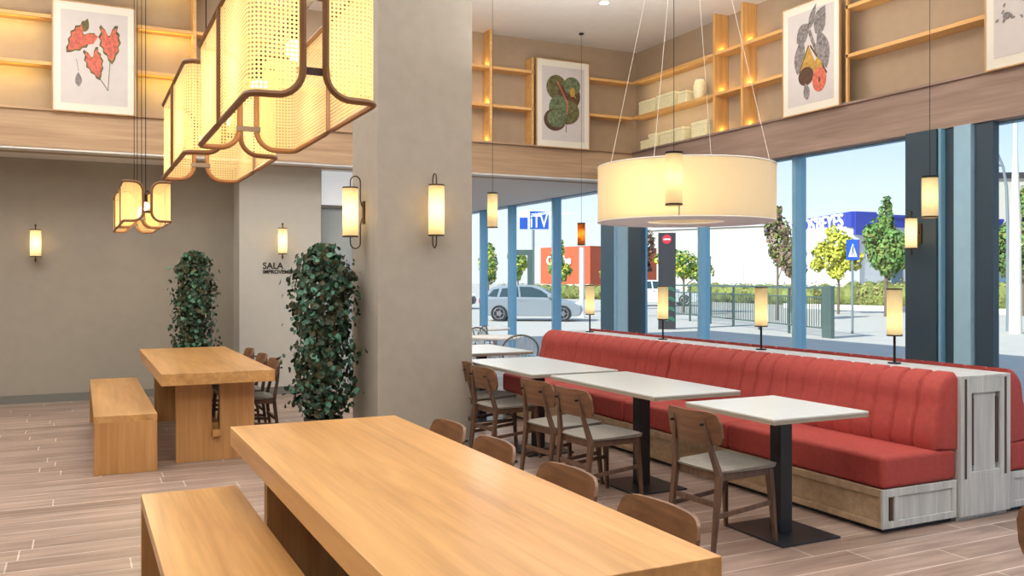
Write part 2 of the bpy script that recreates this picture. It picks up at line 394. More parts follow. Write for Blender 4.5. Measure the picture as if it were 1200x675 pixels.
# upper walls behind the shelves and the low soffit
struct(MB().box(-4, 7.95, 11.52, 11.7, 2.96, 5.0).build('wall_back_upper', 'shelf_wall'), 'taupe upper wall behind the open shelves, back side', 'wall')
struct(MB().box(7.76, 7.95, -4, 11.52, 3.42, 6.1).build('wall_right_upper', 'shelf_wall'), 'taupe upper wall behind the open shelves above the windows', 'wall')
struct(MB().box(-4, 8.0, 11.7, 19.2, 2.96, 3.1).build('ceiling_low', 'ceiling'), 'low white ceiling over the far dining area', 'ceiling')
struct(MB().box(-4.2, 7.95, 11.7, 19.2, 3.1, 6.1).build('wall_upper_storey', 'wall'))
struct(MB().box(-4.2, 7.76, -4.2, 11.52, 5.3, 6.1).build('wall_roof_block', 'wall'))
struct(MB().box(-4, XW, YB, YB+.2, 2.985, 3.40).build('trim_1', 'beam'), 'oak clad beam under the back shelves', 'beam')
struct(MB().box(-4, 7.76, YB+.01, YB+.23, 2.96, 2.985).build('trim_2', 'white'))
struct(MB().box(-4, XW+.02, YB-.03, YB+.22, 3.40, 3.425).build('trim_3', 'beam'))
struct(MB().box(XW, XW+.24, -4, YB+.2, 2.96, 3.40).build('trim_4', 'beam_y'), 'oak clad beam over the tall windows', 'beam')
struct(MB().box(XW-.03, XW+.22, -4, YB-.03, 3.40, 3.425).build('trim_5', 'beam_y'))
struct(MB().box(-4, 1.83, 12.185, 12.2, 0, .10).build('baseboard_back', 'skirting'))
struct(MB().box(1.825, 2.89, 11.705, 11.72, 0, .10).build('baseboard_projection', 'skirting'))
struct(MB().box(1.825, 1.84, 11.705, 12.2, 0, .10).build('baseboard_return', 'skirting'))
struct(MB().box(-4, -3.985, -4, 12.2, 0, .10).build('baseboard_left', 'skirting'))
# glazed door between the grey wall and the column
d = MB().box(2.89, 2.93, 11.86, 11.96, 0, 2.96).box(3.38, 3.42, 11.86, 11.96, 0, 2.96).box(2.93, 3.38, 11.86, 11.96, 2.46, 2.50).build('door_1', 'skirting'); struct(d)
MB().box(2.93, 3.38, 11.9, 11.92, .0, 2.46).build('pane', 'frost', d)
MB().box(2.93, 3.38, 11.89, 11.93, 2.50, 2.96).build('transom_panel', 'transom_added_glow', d)
# column
struct(MB().box(2.28, 3.15, 7.27, 8.05, 0, 5.0).build('wall_column', 'column', bevel=.004), 'square taupe plaster column carrying two wall sconces', 'column')

# ------------------------------------------------------------ facade
XF = 7.65
def mull(mb, y, w=.06, d=.17): mb.box(XF, XF+d, y, y+w, 0, 2.96)
ms = [5.62, 8.0, 9.8, 11.6, 14.1, 15.85, 17.2]
bays = [(-4, 1.5), (1.5, 4.0), (4.0, 5.62), (6.35, 8.0), (8.06, 9.8), (9.86, 11.3), (12.35, 14.0), (14.06, 15.82), (15.88, 17.2), (17.26, 19)]
for i, (a, b) in enumerate(bays):
    mb = MB(); mb.box(XF, XF+.17, b, b+.06, 0, 2.96)
    mb.box(XF+.04, XF+.14, a, b, 0, .06); mb.box(XF+.04, XF+.14, a, b, 2.945, 2.96)
    w = mb.build('window_%d' % (i+1), 'mull_light', bevel=.003); struct(w, None)
    MB().box(XF+.09, XF+.10, a, b, .06, 2.945).build('pane', 'glass', w)
# steel posts against the facade
def post(name, y0, y1, mat, x0=7.5, x1=7.645): return struct(MB().box(x0, x1, y0, y1, 0, 2.96).build(name, mat, bevel=.003))
post('trim_6', 5.94, 6.30, 'mull_dark', 7.48)
post('trim_7', 5.905, 5.935, 'mull_light'); post('trim_8', 5.80, 5.90, 'mull_dark', 7.56)
post('trim_9', 5.60, 5.78, 'mull_pale', 7.52); post('trim_10', 5.40, 5.58, 'mull_dark', 7.56)
post('trim_11', 11.85, 12.24, 'mull_mid', 7.56); post('trim_12', 11.80, 11.845, 'mull_pale', 7.56)
post('trim_13', 11.46, 11.74, 'mull_pale', 7.56); post('trim_14', 11.10, 11.44, 'mull_dark', 7.56)

# ------------------------------------------------------------ outside ground
struct(MB().box(7.9, 260, -160, 260, -.12, -.02).build('floor_outside', 'pavement'), 'pale sunlit paving and road outside the windows', 'ground')

# ------------------------------------------------------------ shelving on the upper walls
sv = thing('wall_shelving', 'open orange pine shelving on the back wall above the beam', 'shelf', (0, YB, 3.425))
def sboards_back(x0, x1, z): MB().box(x0, x1, 0, .215, z-.04, z).build('shelf_board', 'shelf', sv, bevel=.002)
for z in (.53, 1.065):
    sboards_back(-4, -.28, z); sboards_back(.60, 5.87, z); sboards_back(6.76, XW, z)
for x in (-3.2, 1.26, 3.4, 5.19):
    MB().box(x-.03, x+.012, -.012, .215, 0, 1.57).build('divider', 'shelf', sv, bevel=.002)
for x in (5.83, ):
    MB().box(x, x+.03, 0, .215, 0, 1.25).build('divider', 'shelf', sv, bevel=.002)
M['shelf_y'] = wood('shelf_pine_side', (.72, .40, .13), (.84, .51, .20), 1, .5)
M['shelf_z'] = wood('shelf_pine_upright', (.70, .38, .12), (.82, .49, .19), 2, .5)
sr = thing('wall_shelving', 'open orange pine shelving above the tall windows', 'shelf', (XW, 0, 3.425))
for z in (.53, 1.065):
    for a, b in ((8.07, YB), (5.45, 7.14), (-4, 4.5)):
        MB().box(0, .215, a, b, z-.04, z).build('shelf_board', 'shelf_y', sr, bevel=.002)
for y in (9.36, 8.81, 2.0):
    MB().box(-.012, .215, y-.02, y+.022, 0, 1.57).build('divider', 'shelf_z', sr, bevel=.002)
MB().box(0, .03, 7.10, 7.13, 0, 1.5).build('divider', 'shelf_z', sr)
# warm LED strips fixed under the back-wall shelf boards
def strip(x, y, z, sx_, sy_, p, col=(1, .78, .42)):
    o = area('shelf_strip_or_fill', x, y, z, sx_, sy_, p, col); return o
for z, k in ((3.905, 1), (4.44, 1), (4.97, .35)):
    for x, w, p in ((-1.9, 3.0, 7), (.93, .6, 1.8)):
        o = strip(x, YB+.03, z, w, .02, p*k, (1, .72, .16)); o.rotation_euler = (math.radians(50), 0, 0)
for z in (3.91, 4.445):  # added fill that brightens the woven boxes; these boards carry no strip
    o = strip(XW+.015, 10.35, z, .02, 1.7, 2.2, (1, .86, .55)); o.rotation_euler = (0, -math.radians(35), 0)
for y in (9.30, 8.75):
    for z in (3.47, 4.0, 4.53): pt_light('shelf_uplight', (XW+.11, y, z), .35, .015, (1, .7, .25))
for z in (3.47, 4.0, 4.53): pt_light('shelf_uplight', (5.12, YB+.10, z), .35, .015, (1, .7, .25))

# ------------------------------------------------------------ framed botanical prints
def leaf_pts(cx, cy, L, W_, ang, n=14, wob=0.):
    pts = []
    for i in range(2*n):
        t = (i if i < n else 2*n-i)/n; s_ = 1 if i < n else -1
        w = W_*math.sin(PI*t**.8)*s_*(1+random.uniform(-wob, wob)); l = L*(t-.5)
        pts.append((cx+l*math.cos(ang)-w*math.sin(ang), cy+l*math.sin(ang)+w*math.cos(ang)))
    return pts
def disc_pts(cx, cy, rx, ry, n=24): return [(cx+rx*math.cos(2*PI*i/n), cy+ry*math.sin(2*PI*i/n)) for i in range(n)]
PM = ['paper', 'pr_red', 'pr_olive', 'pr_brown', 'pr_green', 'pr_grey', 'pr_gold', 'pr_pink']
def print_frame(label, w, h, loc, rz, shapes):
    """faces local -Y; origin bottom centre"""
    t = thing('framed_print', label, 'picture', loc, rz)
    fw = .012
    m = MB()
    m.box(-w/2, -w/2+fw, -.03, .0, 0, h).box(w/2-fw, w/2, -.03, .0, 0, h).box(-w/2+fw, w/2-fw, -.03, 0, 0, fw).box(-w/2+fw, w/2-fw, -.03, 0, h-fw, h)
    m.build('frame', 'frame', t)
    MB().box(-w/2+fw, w/2-fw, -.022, -.004, fw, h-fw).build('mount', 'mat', t)
    pw, ph = w*.80, h*.84
    pb = MB(); pb.box(-pw/2, pw/2, -.024, -.022, h/2-ph/2, h/2+ph/2)
    for k, (mi, pts) in enumerate(shapes):
        pb.mi = mi; dep = .0245+.00012*k
        vs = [pb.bm.verts.new((p[0]*pw, -dep, h/2+p[1]*ph)) for p in pts]
        f = pb._f(vs)
        if f and f.normal.y > 0: f.normal_flip()
    pb.build('print', PM, t)
    return t
def line(x0, y0, x1, y1, w=.006):
    dx, dy = x1-x0, y1-y0; L = math.hypot(dx, dy); nx, ny = -dy/L*w, dx/L*w
    return [(x0+nx, y0+ny), (x1+nx, y1+ny), (x1-nx, y1-ny), (x0-nx, y0-ny)]
HEART = [(0,-.52),(.10,-.40),(.14,-.30),(.24,-.20),(.24,-.08),(.32,.02),(.28,.14),(.31,.24),(.24,.32),(.29,.46),(.20,.47),(.10,.36),(.03,.22),(-.03,.22),(-.10,.38),(-.20,.50),(-.26,.44),(-.22,.32),(-.31,.20),(-.26,.10),(-.31,-.02),(-.22,-.10),(-.22,-.22),(-.12,-.30),(-.10,-.42)]
def heart(cx, cy, sc_, ang, k=1., asp=1.25):
    return [(cx+sc_*k*(x*math.cos(ang)-y*math.sin(ang))*asp, cy+sc_*k*(x*math.sin(ang)+y*math.cos(ang))) for x, y in HEART]
cal = []
for (cx, cy, sc_, a) in ((-.24, .19, .36, -.75), (.23, .17, .38, .12), (.0, -.06, .32, .35)):
    cal += [(2, heart(cx, cy, sc_, a, 1.12)), (1, heart(cx, cy, sc_, a, .93)), (7, line(cx-sc_*.4*math.sin(-a), cy-sc_*.4*math.cos(a), cx, cy+sc_*.1, .006))]
cal += [(2, leaf_pts(-.13, .35, .16, .05, 1.2)), (1, leaf_pts(-.05, .21, .22, .06, .3, 10, .2))]
cal += [(4, line(.23, -.02, .20, -.34)), (4, line(.05, -.18, .20, -.34)), (5, leaf_pts(-.24, -.24, .16, .05, 1.6)), (5, line(-.24, -.15, -.27, -.02, .004))]
print_frame('framed botanical print of coral red leaves, above the left oak beam', .87, 1.26, (.16, YB-.03, 3.40), 0, cal)
rub = [(2, disc_pts(-.16, .22, .24, .17)), (3, disc_pts(.14, .12, .26, .19)), (4, disc_pts(.20, .26, .20, .12)), (2, disc_pts(.10, -.10, .28, .17)), (4, disc_pts(-.10, -.06, .24, .18)), (3, disc_pts(-.20, -.22, .26, .15)), (4, disc_pts(-.16, -.2, .22, .12)),
       (1, line(-.14, .30, .10, .02, .010)), (1, line(.1, .02, .08, -.14, .010)), (6, line(.12, .2, .30, .10, .008)), (6, leaf_pts(.22, .18, .16, .06, 1.)), (3, line(.08, -.14, .06, -.38, .008))]
print_frame('framed botanical print of overlapping round olive leaves, beside the wall corner', .88, 1.27, (6.315, YB-.03, 3.40), 0, rub)
fig = [(5, leaf_pts(.22, .36, .34, .13, .9)), (5, leaf_pts(-.15, .27, .34, .11, .5)), (5, leaf_pts(-.22, .04, .42, .12, 1.25)), (5, leaf_pts(.26, .05, .48, .14, 2.0)), (5, leaf_pts(.05, .42, .30, .06, 1.0)),
       (5, line(-.02, .28, .22, -.1, .03)), (6, [(-.04, .14), (.14, -.12), (.10, -.18), (-.24, -.18), (-.22, -.1)]), (3, disc_pts(-.09, -.20, .17, .10)), (3, line(-.03, .12, -.24, -.14, .008)), (3, line(.0, .12, .36, -.22, .012)), (5, leaf_pts(-.08, -.36, .2, .07, 1.9)), (6, leaf_pts(.16, -.12, .2, .1, 1.6)), (1, disc_pts(.20, -.27, .15, .13)), (3, disc_pts(.20, -.27, .02, .03))]
print_frame('framed botanical print of a grey leaved pear and red fruit', .88, 1.27, (XW-.03, 7.60, 3.40), -PI/2, fig)
blo = []
for k in range(26): blo.append((7, disc_pts(random.uniform(-.42, .42), random.uniform(-.02, .44), .03, .022, 8)))
for k in range(30): blo.append((5, leaf_pts(random.uniform(-.45, .0), random.uniform(-.2, .3), .05, .012, random.uniform(0, 3))))
blo += [(2, leaf_pts(.05, -.02, .50, .11, 1.4)), (5, disc_pts(-.32, -.16, .05, .03))]
print_frame('framed botanical print with pink blossoms, cropped at the right edge', .9, 1.27, (XW-.03, 4.98, 3.40), -PI/2, blo)

# ------------------------------------------------------------ cream woven boxes and vase on the right shelves
def woven_box(label, y, z, w, h, dd=.15):
    t = thing('woven_box', label, 'box', (XW+.10, y, z), 0, 'cream woven boxes on the shelves')
    MB().box(-dd/2, dd/2, -w/2, w/2, 0, h*.78).build('body', 'basket', t, bevel=.008)
    MB().box(-dd/2-.004, dd/2+.004, -w/2-.004, w/2+.004, h*.78, h).build('lid', 'basket', t, bevel=.008)
z1, z0 = 3.956, 3.426
woven_box('cream woven box on the upper shelf, nearest the wall corner', 10.96, z1, .40, .20)
woven_box('cream woven box on the upper shelf, second from the wall corner', 10.50, z1, .42, .21)
woven_box('small cream woven box beside the white vase on the shelf', 10.10, z1, .20, .17, .14)
woven_box('low cream woven box on the lower shelf nearest the wall corner', 11.02, z0, .20, .14)
woven_box('taller cream woven box beside the low one on the lower shelf', 10.80, z0, .22, .21)
woven_box('cream woven box in the middle of the lower shelf', 10.48, z0, .28, .20)
woven_box('warm cream woven box right of the middle one, lower shelf', 10.18, z0, .26, .20, .17)
woven_box('cream woven box on the lower shelf beside the pine divider', 9.72, z0, .34, .22)
vs = thing('ribbed_vase', 'white ribbed vase on the upper shelf above the drum lamp', 'vase', (XW+.10, 9.80, z1))
MB().lathe([(.055, 0), (.078, .03), (.088, .10), (.086, .18), (.07, .25), (.06, .265)], n=24).build('body', 'basket', vs, smooth=True)
MB().lathe([(.062, .262), (.062, .275), (.045, .275)], n=24, cap=False).build('rim', 'white', vs, smooth=True)

# ------------------------------------------------------------ ceiling spots
for x, y, lb in ((5.96, 9.56, 'small round recessed ceiling spot above the drum lamp'),):
    t = thing('ceiling_spot', lb, 'ceiling light', (x, y, 4.985))
    MB().lathe([(.075, 0), (.075, .012)], n=24).build('trim_ring', 'white', t); MB().cyl((0, 0, -.004), .055, .006, 20).build('lens', 'spot', t)

# ------------------------------------------------------------ rattan pendants
def cane_panel(W_, L, H, sx_, sy_, parent, r=.085):
    """one L-shaped panel of bent cane: end face half, rounded corner, side half (quadrant sx_, sy_)"""
    hw, hl, cr_ = W_/2, L/2, .045; gap = .036
    path = []; 
    a = hw-cr_-gap; 
    for k in range(7): path.append((gap+a*k/6, hl))
    for k in range(1, 6):
        t = k/6*PI/2; path.append((hw-cr_+cr_*math.sin(t), hl-cr_+cr_*math.cos(t)))
    b = hl-cr_-.006
    for k in range(9): path.append((hw, hl-cr_-b*k/8))
    s_ = [0]
    for p, q in zip(path, path[1:]): s_.append(s_[-1]+math.hypot(p[0]-q[0], p[1]-q[1]))
    def ins(s): return 0 if s >= r else r-math.sqrt(max(0, r*r-(r-s)**2))
    # resample the rounded start
    P, Sx = [], []
    for k in range(8):
        s = r*(1-math.cos(PI/2*k/8)); P.append((gap+s, hl)); Sx.append(s)
    for p, s in zip(path, s_):
        if s > r*1.001: P.append(p); Sx.append(s)
    mb = MB(); uvl = mb.bm.loops.layers.uv.new('UVMap'); grid = []
    nz = 6
    for (x, y), s in zip(P, Sx):
        i = ins(s); z0_, z1_ = i, H-i
        grid.append([(mb.bm.verts.new((sx_*x, sy_*y, z0_+(z1_-z0_)*j/nz)), s, z0_+(z1_-z0_)*j/nz) for j in range(nz+1)])
    for a_, b_ in zip(grid, grid[1:]):
        for j in range(nz):
            q = [a_[j], b_[j], b_[j+1], a_[j+1]]
            f = mb._f([v[0] for v in q])
            if f:
                for lp, v in zip(f.loops, q): lp[uvl].uv = (v[1], v[2])
    o = mb.build('cane_panel', 'cane', parent, smooth=True)
    bot = [(sx_*x, sy_*y, ins(s)) for (x, y), s in zip(P, Sx)]; top = [(sx_*x, sy_*y, H-ins(s)) for (x, y), s in zip(P, Sx)]
    MB().tube(bot+top[::-1], .0115, 8, closed=True).build('cane_rim', 'cane_rim', o, smooth=True)
    return o
def rattan_lamp(label, x, y, z, L, H, cables):
    t = thing('rattan_pendant', label, 'pendant lamp', (x, y, z))
    W_ = .405
    for a in (-1, 1):
        for b in (-1, 1): cane_panel(W_, L, H, a, b, t)
    for b in (-1, 1):
        for zz in (.085, H-.10):
            MB().box(-.05, .05, b*(L/2-.012)-.006, b*(L/2-.012)+.006, zz-.011, zz+.011).build('crossbar', 'slot', t)
    MB().box(-.012, .012, -L/2+.02, L/2-.02, H-.10, H-.08).build('spine', 'blackm', t)
    for yy in (-L*.27, L*.27):
        MB().cyl((0, yy, H-.17), .018, .08, 12).build('lamp_holder', 'blackm', t)
        MB().blob((0, yy, H-.205), .036).build('bulb', 'bulb', t, smooth=True)
        pt_light('bulb_light', (0, yy, H-.27), 6.0, .04, (1, .82, .52), t)
    for yy in cables:
        MB().tube([(0, yy, H-.08), (0, yy, 5.0-z)], .004, 6).build('cable', 'blackm', t)
rattan_lamp('large woven cane pendant nearest the camera, over the long oak table', .665, 3.39, 2.07, 1.22, .42, (-.35, .35))
rattan_lamp('second woven cane pendant, directly behind the nearest one', .63, 4.80, 2.07, 1.18, .41, (-.35, .35))
rattan_lamp('small far cane pendant hanging over the distant oak table, front unit', .56, 9.28, 2.03, 1.06, .36, (-.3, .3))
rattan_lamp('rear unit of the far cane pendant, closest to the taupe wall', .55, 10.42, 2.03, 1.0, .36, (-.3, .3))

# ------------------------------------------------------------ drum pendant
dr = thing('drum_pendant', 'huge round fabric drum lamp hanging above the red banquette tables', 'pendant lamp', (4.2, 5.56, 1.94))
MB().lathe([(.674, 0), (.674, .42)], n=64, cap=False).build('shade', 'drum', dr, smooth=True)
sh = dr.children[0]
MB().tube([(.674*math.cos(a*PI/32), .674*math.sin(a*PI/32), .0) for a in range(64)], .006, 6, closed=True).build('hem', 'white', sh, smooth=True)
MB().tube([(.674*math.cos(a*PI/32), .674*math.sin(a*PI/32), .42) for a in range(64)], .006, 6, closed=True).build('hem', 'white', sh, smooth=True)
MB().box(-.004, .004, -.003, .003, 0, .42).build('seam', 'topedge', sh).location = (-.45*math.cos(.6)-.07, -.51, 0)
sh.children[-1].rotation_euler = (0, 0, 0)
MB().lathe([(.665, 0), (.665, .012), (.29, .012), (.29, 0), (.665, 0)], n=48, cap=False).build('diffuser_ring', 'drum_disc', dr, smooth=True)
MB().lathe([(.29, .012), (.27, .10), (.05, .14)], n=40, cap=False).build('inner_reflector', 'drum', dr, smooth=True)
MB().tube([(-.55, -.36, .36), (.55, .36, .36)], .006, 6).tube([(.36, -.55, .36), (-.36, .55, .36)], .006, 6).build('spider', 'white', dr)
pt_light('bulb_light', (-.34, -.20, .22), 12, .10, (1, .66, .22), dr)
pt_light('bulb_light', (-.05, .1, .06), .8, .03, (1, .7, .4), dr)
for q in (33, 123, 213, 303):
    a, b = .66*math.cos(math.radians(q)), .66*math.sin(math.radians(q))
    MB().tube([(a, b, .36), (a*.06, b*.06, 3.05)], .0018, 5).build('suspension_cord', 'white', dr)
MB().cyl((0, 0, 3.03), .06, .03, 16).build('ceiling_rose', 'white', dr)

# ------------------------------------------------------------ slim cylinder pendants
def cyl_pendant(label, x, y, z, h, mat='cylp', p=.8, r=.055, rose='blackm'):
    t = thing('cylinder_pendant', label, 'pendant lamp', (x, y, z), 0)
    MB().lathe([(r, 0), (r, h-.012)], n=24, cap=False).build('shade', mat, t, smooth=True)
    MB().lathe([(r+.003, h-.014), (r+.003, h), (.004, h)], n=24, cap=False).build('cap', 'blackm', t)
    MB().lathe([(r+.002, 0), (r+.002, .012)], n=24, cap=False).build('rim', 'bronze', t)
    MB().tube([(0, 0, h), (0, 0, 5.0-z)], .0025, 5).build('cable', 'blackm', t)
    MB().cyl((0, 0, 4.98-z), .035, .02, 14).build('ceiling_rose', 'blackm', t)
    MB().cyl((0, 0, h*.3), .012, h*.55, 8).build('bulb', 'bulb_dim' if mat != 'amber' else 'cylp', t)
    pt_light('bulb_light', (0, 0, h*.5), p, .02, (1, .76, .42), t)
cyl_pendant('slim cream cylinder pendant hanging in front of the drum lamp', 3.45, 4.69, 1.975, .345)
cyl_pendant('slim cream cylinder pendant just right of the plaster column', 4.0, 8.68, 2.05, .38)
cyl_pendant('small amber cylinder pendant hanging near the silver car view', 6.43, 10.93, 1.98, .32, 'amber', 1.5)
cyl_pendant('cream cylinder pendant hanging in front of the dark steel post', 5.5, 4.42, 1.94, .30)

# ------------------------------------------------------------ wall sconces
def sconce(label, loc, rz, h=.43, r=.068, hoop=True, p=4.2):
    """local -Y is away from the wall; origin at the wall face, lamp centre height"""
    t = thing('wall_sconce', label, 'wall lamp', loc, rz)
    MB().box(-.022, .022, -.02, 0, -.10, .10).build('wall_plate', 'bronze', t, bevel=.004)
    c = -.13
    s = MB().lathe([(r, -h/2), (r, h/2)], (0, c, 0), 28, cap=False).build('shade', 'cyl', t, smooth=True)
    for zz in (-h/2, h/2): MB().lathe([(r+.003, zz-.006), (r+.003, zz+.006)], (0, c, 0), 28).build('rim', 'bronze', s)
    if hoop:
        for sg in (1, -1):
            pts = [(0, c, sg*(h/2))]
            for k in range(9):
                a = PI*k/8; pts.append((0, c+.045-.045*math.cos(a), sg*(h/2+.055+.05*math.sin(a))))
            pts += [(0, -.04, sg*.12), (0, -.03, sg*.07), (0, -.018, sg*.05)]
            MB().tube(pts, .006, 8).build('hoop_arm', 'bronze', t, smooth=True)
    else:
        for sg in (1, -1): MB().tube([(0, c, sg*h/2), (0, c, sg*(h/2+.07))], .008, 8).cyl((0, c, sg*(h/2+.045)), .016, .012, 10).build('finial', 'bronze', t)
        MB().tube([(0, -.01, 0), (0, c, 0)], .008, 8).build('arm', 'bronze', t)
    MB().cyl((0, c, -h*.35), .018, h*.7, 10).build('bulb', 'bulb', t)
    pt_light('bulb_light', (0, c+.0, 0), p, .03, (1, .58, .27), t)
    return t
sconce('brass hooped cylinder sconce on the broad face of the column', (2.76, 7.27, 2.09), 0)
sconce('brass hooped cylinder sconce on the narrow left face of the column', (2.28, 7.66, 2.09), -PI/2)
sconce('glowing cylinder sconce on the taupe wall, left of the far pendant', (-.47, 12.2, 1.93), 0, .32, .06, False, 3.0)
sconce('glowing cylinder sconce above the black lettering on the pale wall', (2.36, 11.72, 1.99), 0, .33, .055, False, 3.0)
sconce('small cylinder sconce fixed to the dark steel post by the windows', (7.48, 6.12, 1.95), -PI/2, .30, .055, False, 1.2)

# ------------------------------------------------------------ lettering
t = thing('wall_lettering', 'black room name lettering on the pale grey wall', 'sign', (2.13, 11.715, 1.56))
a = text_mesh('SALA', .115, 'ink', 'letters', t, .003, bold=.004); a.rotation_euler = (PI/2, 0, 0); a.location = (0, 0, .075)
a = text_mesh('IMPROVEMENT', .068, 'ink', 'letters', t, .003, bold=.0035); a.rotation_euler = (PI/2, 0, 0); a.location = (0, 0, .012)

# ------------------------------------------------------------ oak tables and benches
def oak_table(label, x0, x1, y0, y1):
    cx, cy = (x0+x1)/2, (y0+y1)/2; w, L = x1-x0, y1-y0
    t = thing('trestle_table', label, 'table', (cx, cy, 0))
    MB().box(-w/2, w/2, -L/2, L/2, .655, .75).build('tabletop', 'table', t, bevel=.003)
    for s in (-1, 1):
        y = s*(L/2-.26)
        # H-shaped end panel with a central slot
        m = MB(); a = .31; 
        m.box(-a, -.032, y-.035, y+.035, 0, .655).box(.032, a, y-.035, y+.035, 0, .655).box(-.032, .032, y-.035, y+.035, 0, .21).box(-.032, .032, y-.035, y+.035, .635, .655)
        m.build('end_panel', 'tablev', t, bevel=.002)
        MB().box(-.03, .03, y-.06*s-(.03 if s > 0 else .0), y+(.0 if s > 0 else .03)-.0, .21, .24)
        MB().box(-.03, .03, y+s*.035, y+s*.075, .20, .255).build('tenon', 'tablev', t, bevel=.002)
    MB().box(-.03, .03, -L/2+.295, L/2-.295, .215, .30).build('stretcher', 'table', t, bevel=.002)
    return t
oak_table('long light oak table in the foreground', .69, 1.565, 1.91, 4.68)
oak_table('far light oak table below the small cane pendant', .58, 1.46, 7.47, 10.3)
def bench(label, x0, x1, y0, y1):
    cx, cy = (x0+x1)/2, (y0+y1)/2; w, L = x1-x0, y1-y0
    t = thing('bench', label, 'bench', (cx, cy, 0))
    MB().box(-w/2, w/2, -L/2, L/2, .40, .45).build('seat', 'table', t, bevel=.003)
    for y in (-L/2+.03, L/2-.03): MB().box(-w/2, w/2, y-.03, y+.03, 0, .40).build('end_panel', 'tablev', t, bevel=.002)
    MB().box(-w/2+.03, w/2-.03, -.03, .03, 0, .40).build('centre_panel', 'tablev', t, bevel=.002)
    return t
bench('oak bench in the foreground, left of the long table', .27, .72, 1.95, 4.68)
bench('oak bench beside the far oak table', .10, .55, 7.46, 10.3)

# ------------------------------------------------------------ chairs
def backrest_mesh(w=.435, h=.18, zc=.682, x=-.255, bend=.045, lean=.18, th=.014):
    mb = MB(); nu, nz = 20, 8; F, B = [], []
    for i in range(nu+1):
        u = -1+2*i/nu; uu = math.sin(u*PI/2)  # denser near the ends
        hh = h/2*max(.0, 1-abs(uu)**12)**(1/2.4); hh = max(hh, h*.2)
        rf, rb = [], []
        for j in range(nz+1):
            v = -1+2*j/nz; z = zc+hh*v-.012*(uu*uu)*(v < 0)
            xx = x+bend*uu*uu-lean*(z-zc)
            rf.append(mb.bm.verts.new((xx+th/2, uu*w/2, z))); rb.append(mb.bm.verts.new((xx-th/2, uu*w/2, z)))
        F.append(rf); B.append(rb)
    for i in range(nu):
        for j in range(nz):
            mb._f([F[i][j], F[i+1][j], F[i+1][j+1], F[i][j+1]]); mb._f([B[i][j], B[i][j+1], B[i+1][j+1], B[i+1][j]])
        mb._f([F[i][0], B[i][0], B[i+1][0], F[i+1][0]]); mb._f([F[i][nz], F[i+1][nz], B[i+1][nz], B[i][nz]])
    for i in (0, nu):
        for j in range(nz): mb._f([F[i][j], F[i][j+1], B[i][j+1], B[i][j]])
    return mb
def make_chair(name, label, group=None):
    """local +X is the sitter's forward; origin on the floor under the seat"""
    t = thing(name, label, 'chair', (0,0,0), 0, group)
    # seat cushion
    mb = MB(); n = 10; top, bot = [], []
    for i in range(n+1):
        a, b = [], []
        for j in range(n+1):
            u, v = -1+2*i/n, -1+2*j/n
            w = .215+.01*u; x = u*.215*(1-.05*abs(v)**3)+.005; y = v*w*(1-.06*abs(u)**4)
            ed = max(abs(u), abs(v)); z = .468-.014*ed**6-.010*(1-v*v)*(1-u*u)+.006*u
            a.append(mb.bm.verts.new((x, y, z))); b.append(mb.bm.verts.new((x*.97, y*.97, .436)))
        top.append(a); bot.append(b)
    for i in range(n):
        for j in range(n):
            mb._f([top[i][j], top[i+1][j], top[i+1][j+1], top[i][j+1]]); mb._f([bot[i][j], bot[i][j+1], bot[i+1][j+1], bot[i+1][j]])
    for i in range(n):
        mb._f([top[i][0], bot[i][0], bot[i+1][0], top[i+1][0]]); mb._f([top[i][n], top[i+1][n], bot[i+1][n], bot[i][n]])
        mb._f([top[0][i], top[0][i+1], bot[0][i+1], bot[0][i]]); mb._f([top[n][i], bot[n][i], bot[n][i+1], top[n][i+1]])
    mb.build('seat', 'seat', t, smooth=True)
    br = backrest_mesh().build('backrest', 'chair_back', t, smooth=True)
    for s in (-1, 1):
        MB().tube([(-.281, s*.122, .70), (-.262, s*.122, .70)], .008, 8).build('screw', 'blackm', br)
    m = MB(); m.box(.165, .19, -.175, .175, .395, .436).box(-.185, -.16, -.175, .175, .385, .436)
    for s in (-1, 1): m.bar((-.19, s*.178, .412), (.19, s*.185, .415), .022, .042)
    m.build('seat_frame', 'chair', t, bevel=.003)
    for s in (-1, 1):
        m = MB(); m.bar((-.245, s*.185, 0), (-.195, s*.18, .42), .020, .026, .030, .042, (0,1,0))
        m.bar((-.195, s*.18, .42), (-.235, s*.14, .60), .030, .042, .022, .030, (0,1,0)); m.bar((-.235, s*.14, .60), (-.252, s*.12, .735), .022, .03, .016, .018, (0,1,0))
        m.build('leg', 'chair', t, bevel=.004)
        m = MB(); m.bar((.215, s*.20, 0), (.18, s*.18, .43), .020, .022, .034, .042, (0,1,0)); m.build('leg', 'chair', t, bevel=.004)
        m = MB(); m.bar((-.22, s*.184, .20), (.20, s*.19, .235), .016, .026); m.build('stretcher', 'chair', t, bevel=.003)
    MB().box(-.215, -.195, -.18, .18, .245, .275).build('stretcher', 'chair', t, bevel=.002)
    return t
c0 = make_chair('dining_chair', 'walnut chair with grey seat at the white table nearest the camera')
c0.location = (3.33, 4.06, 0); c0.rotation_euler = (0, 0, math.radians(4))
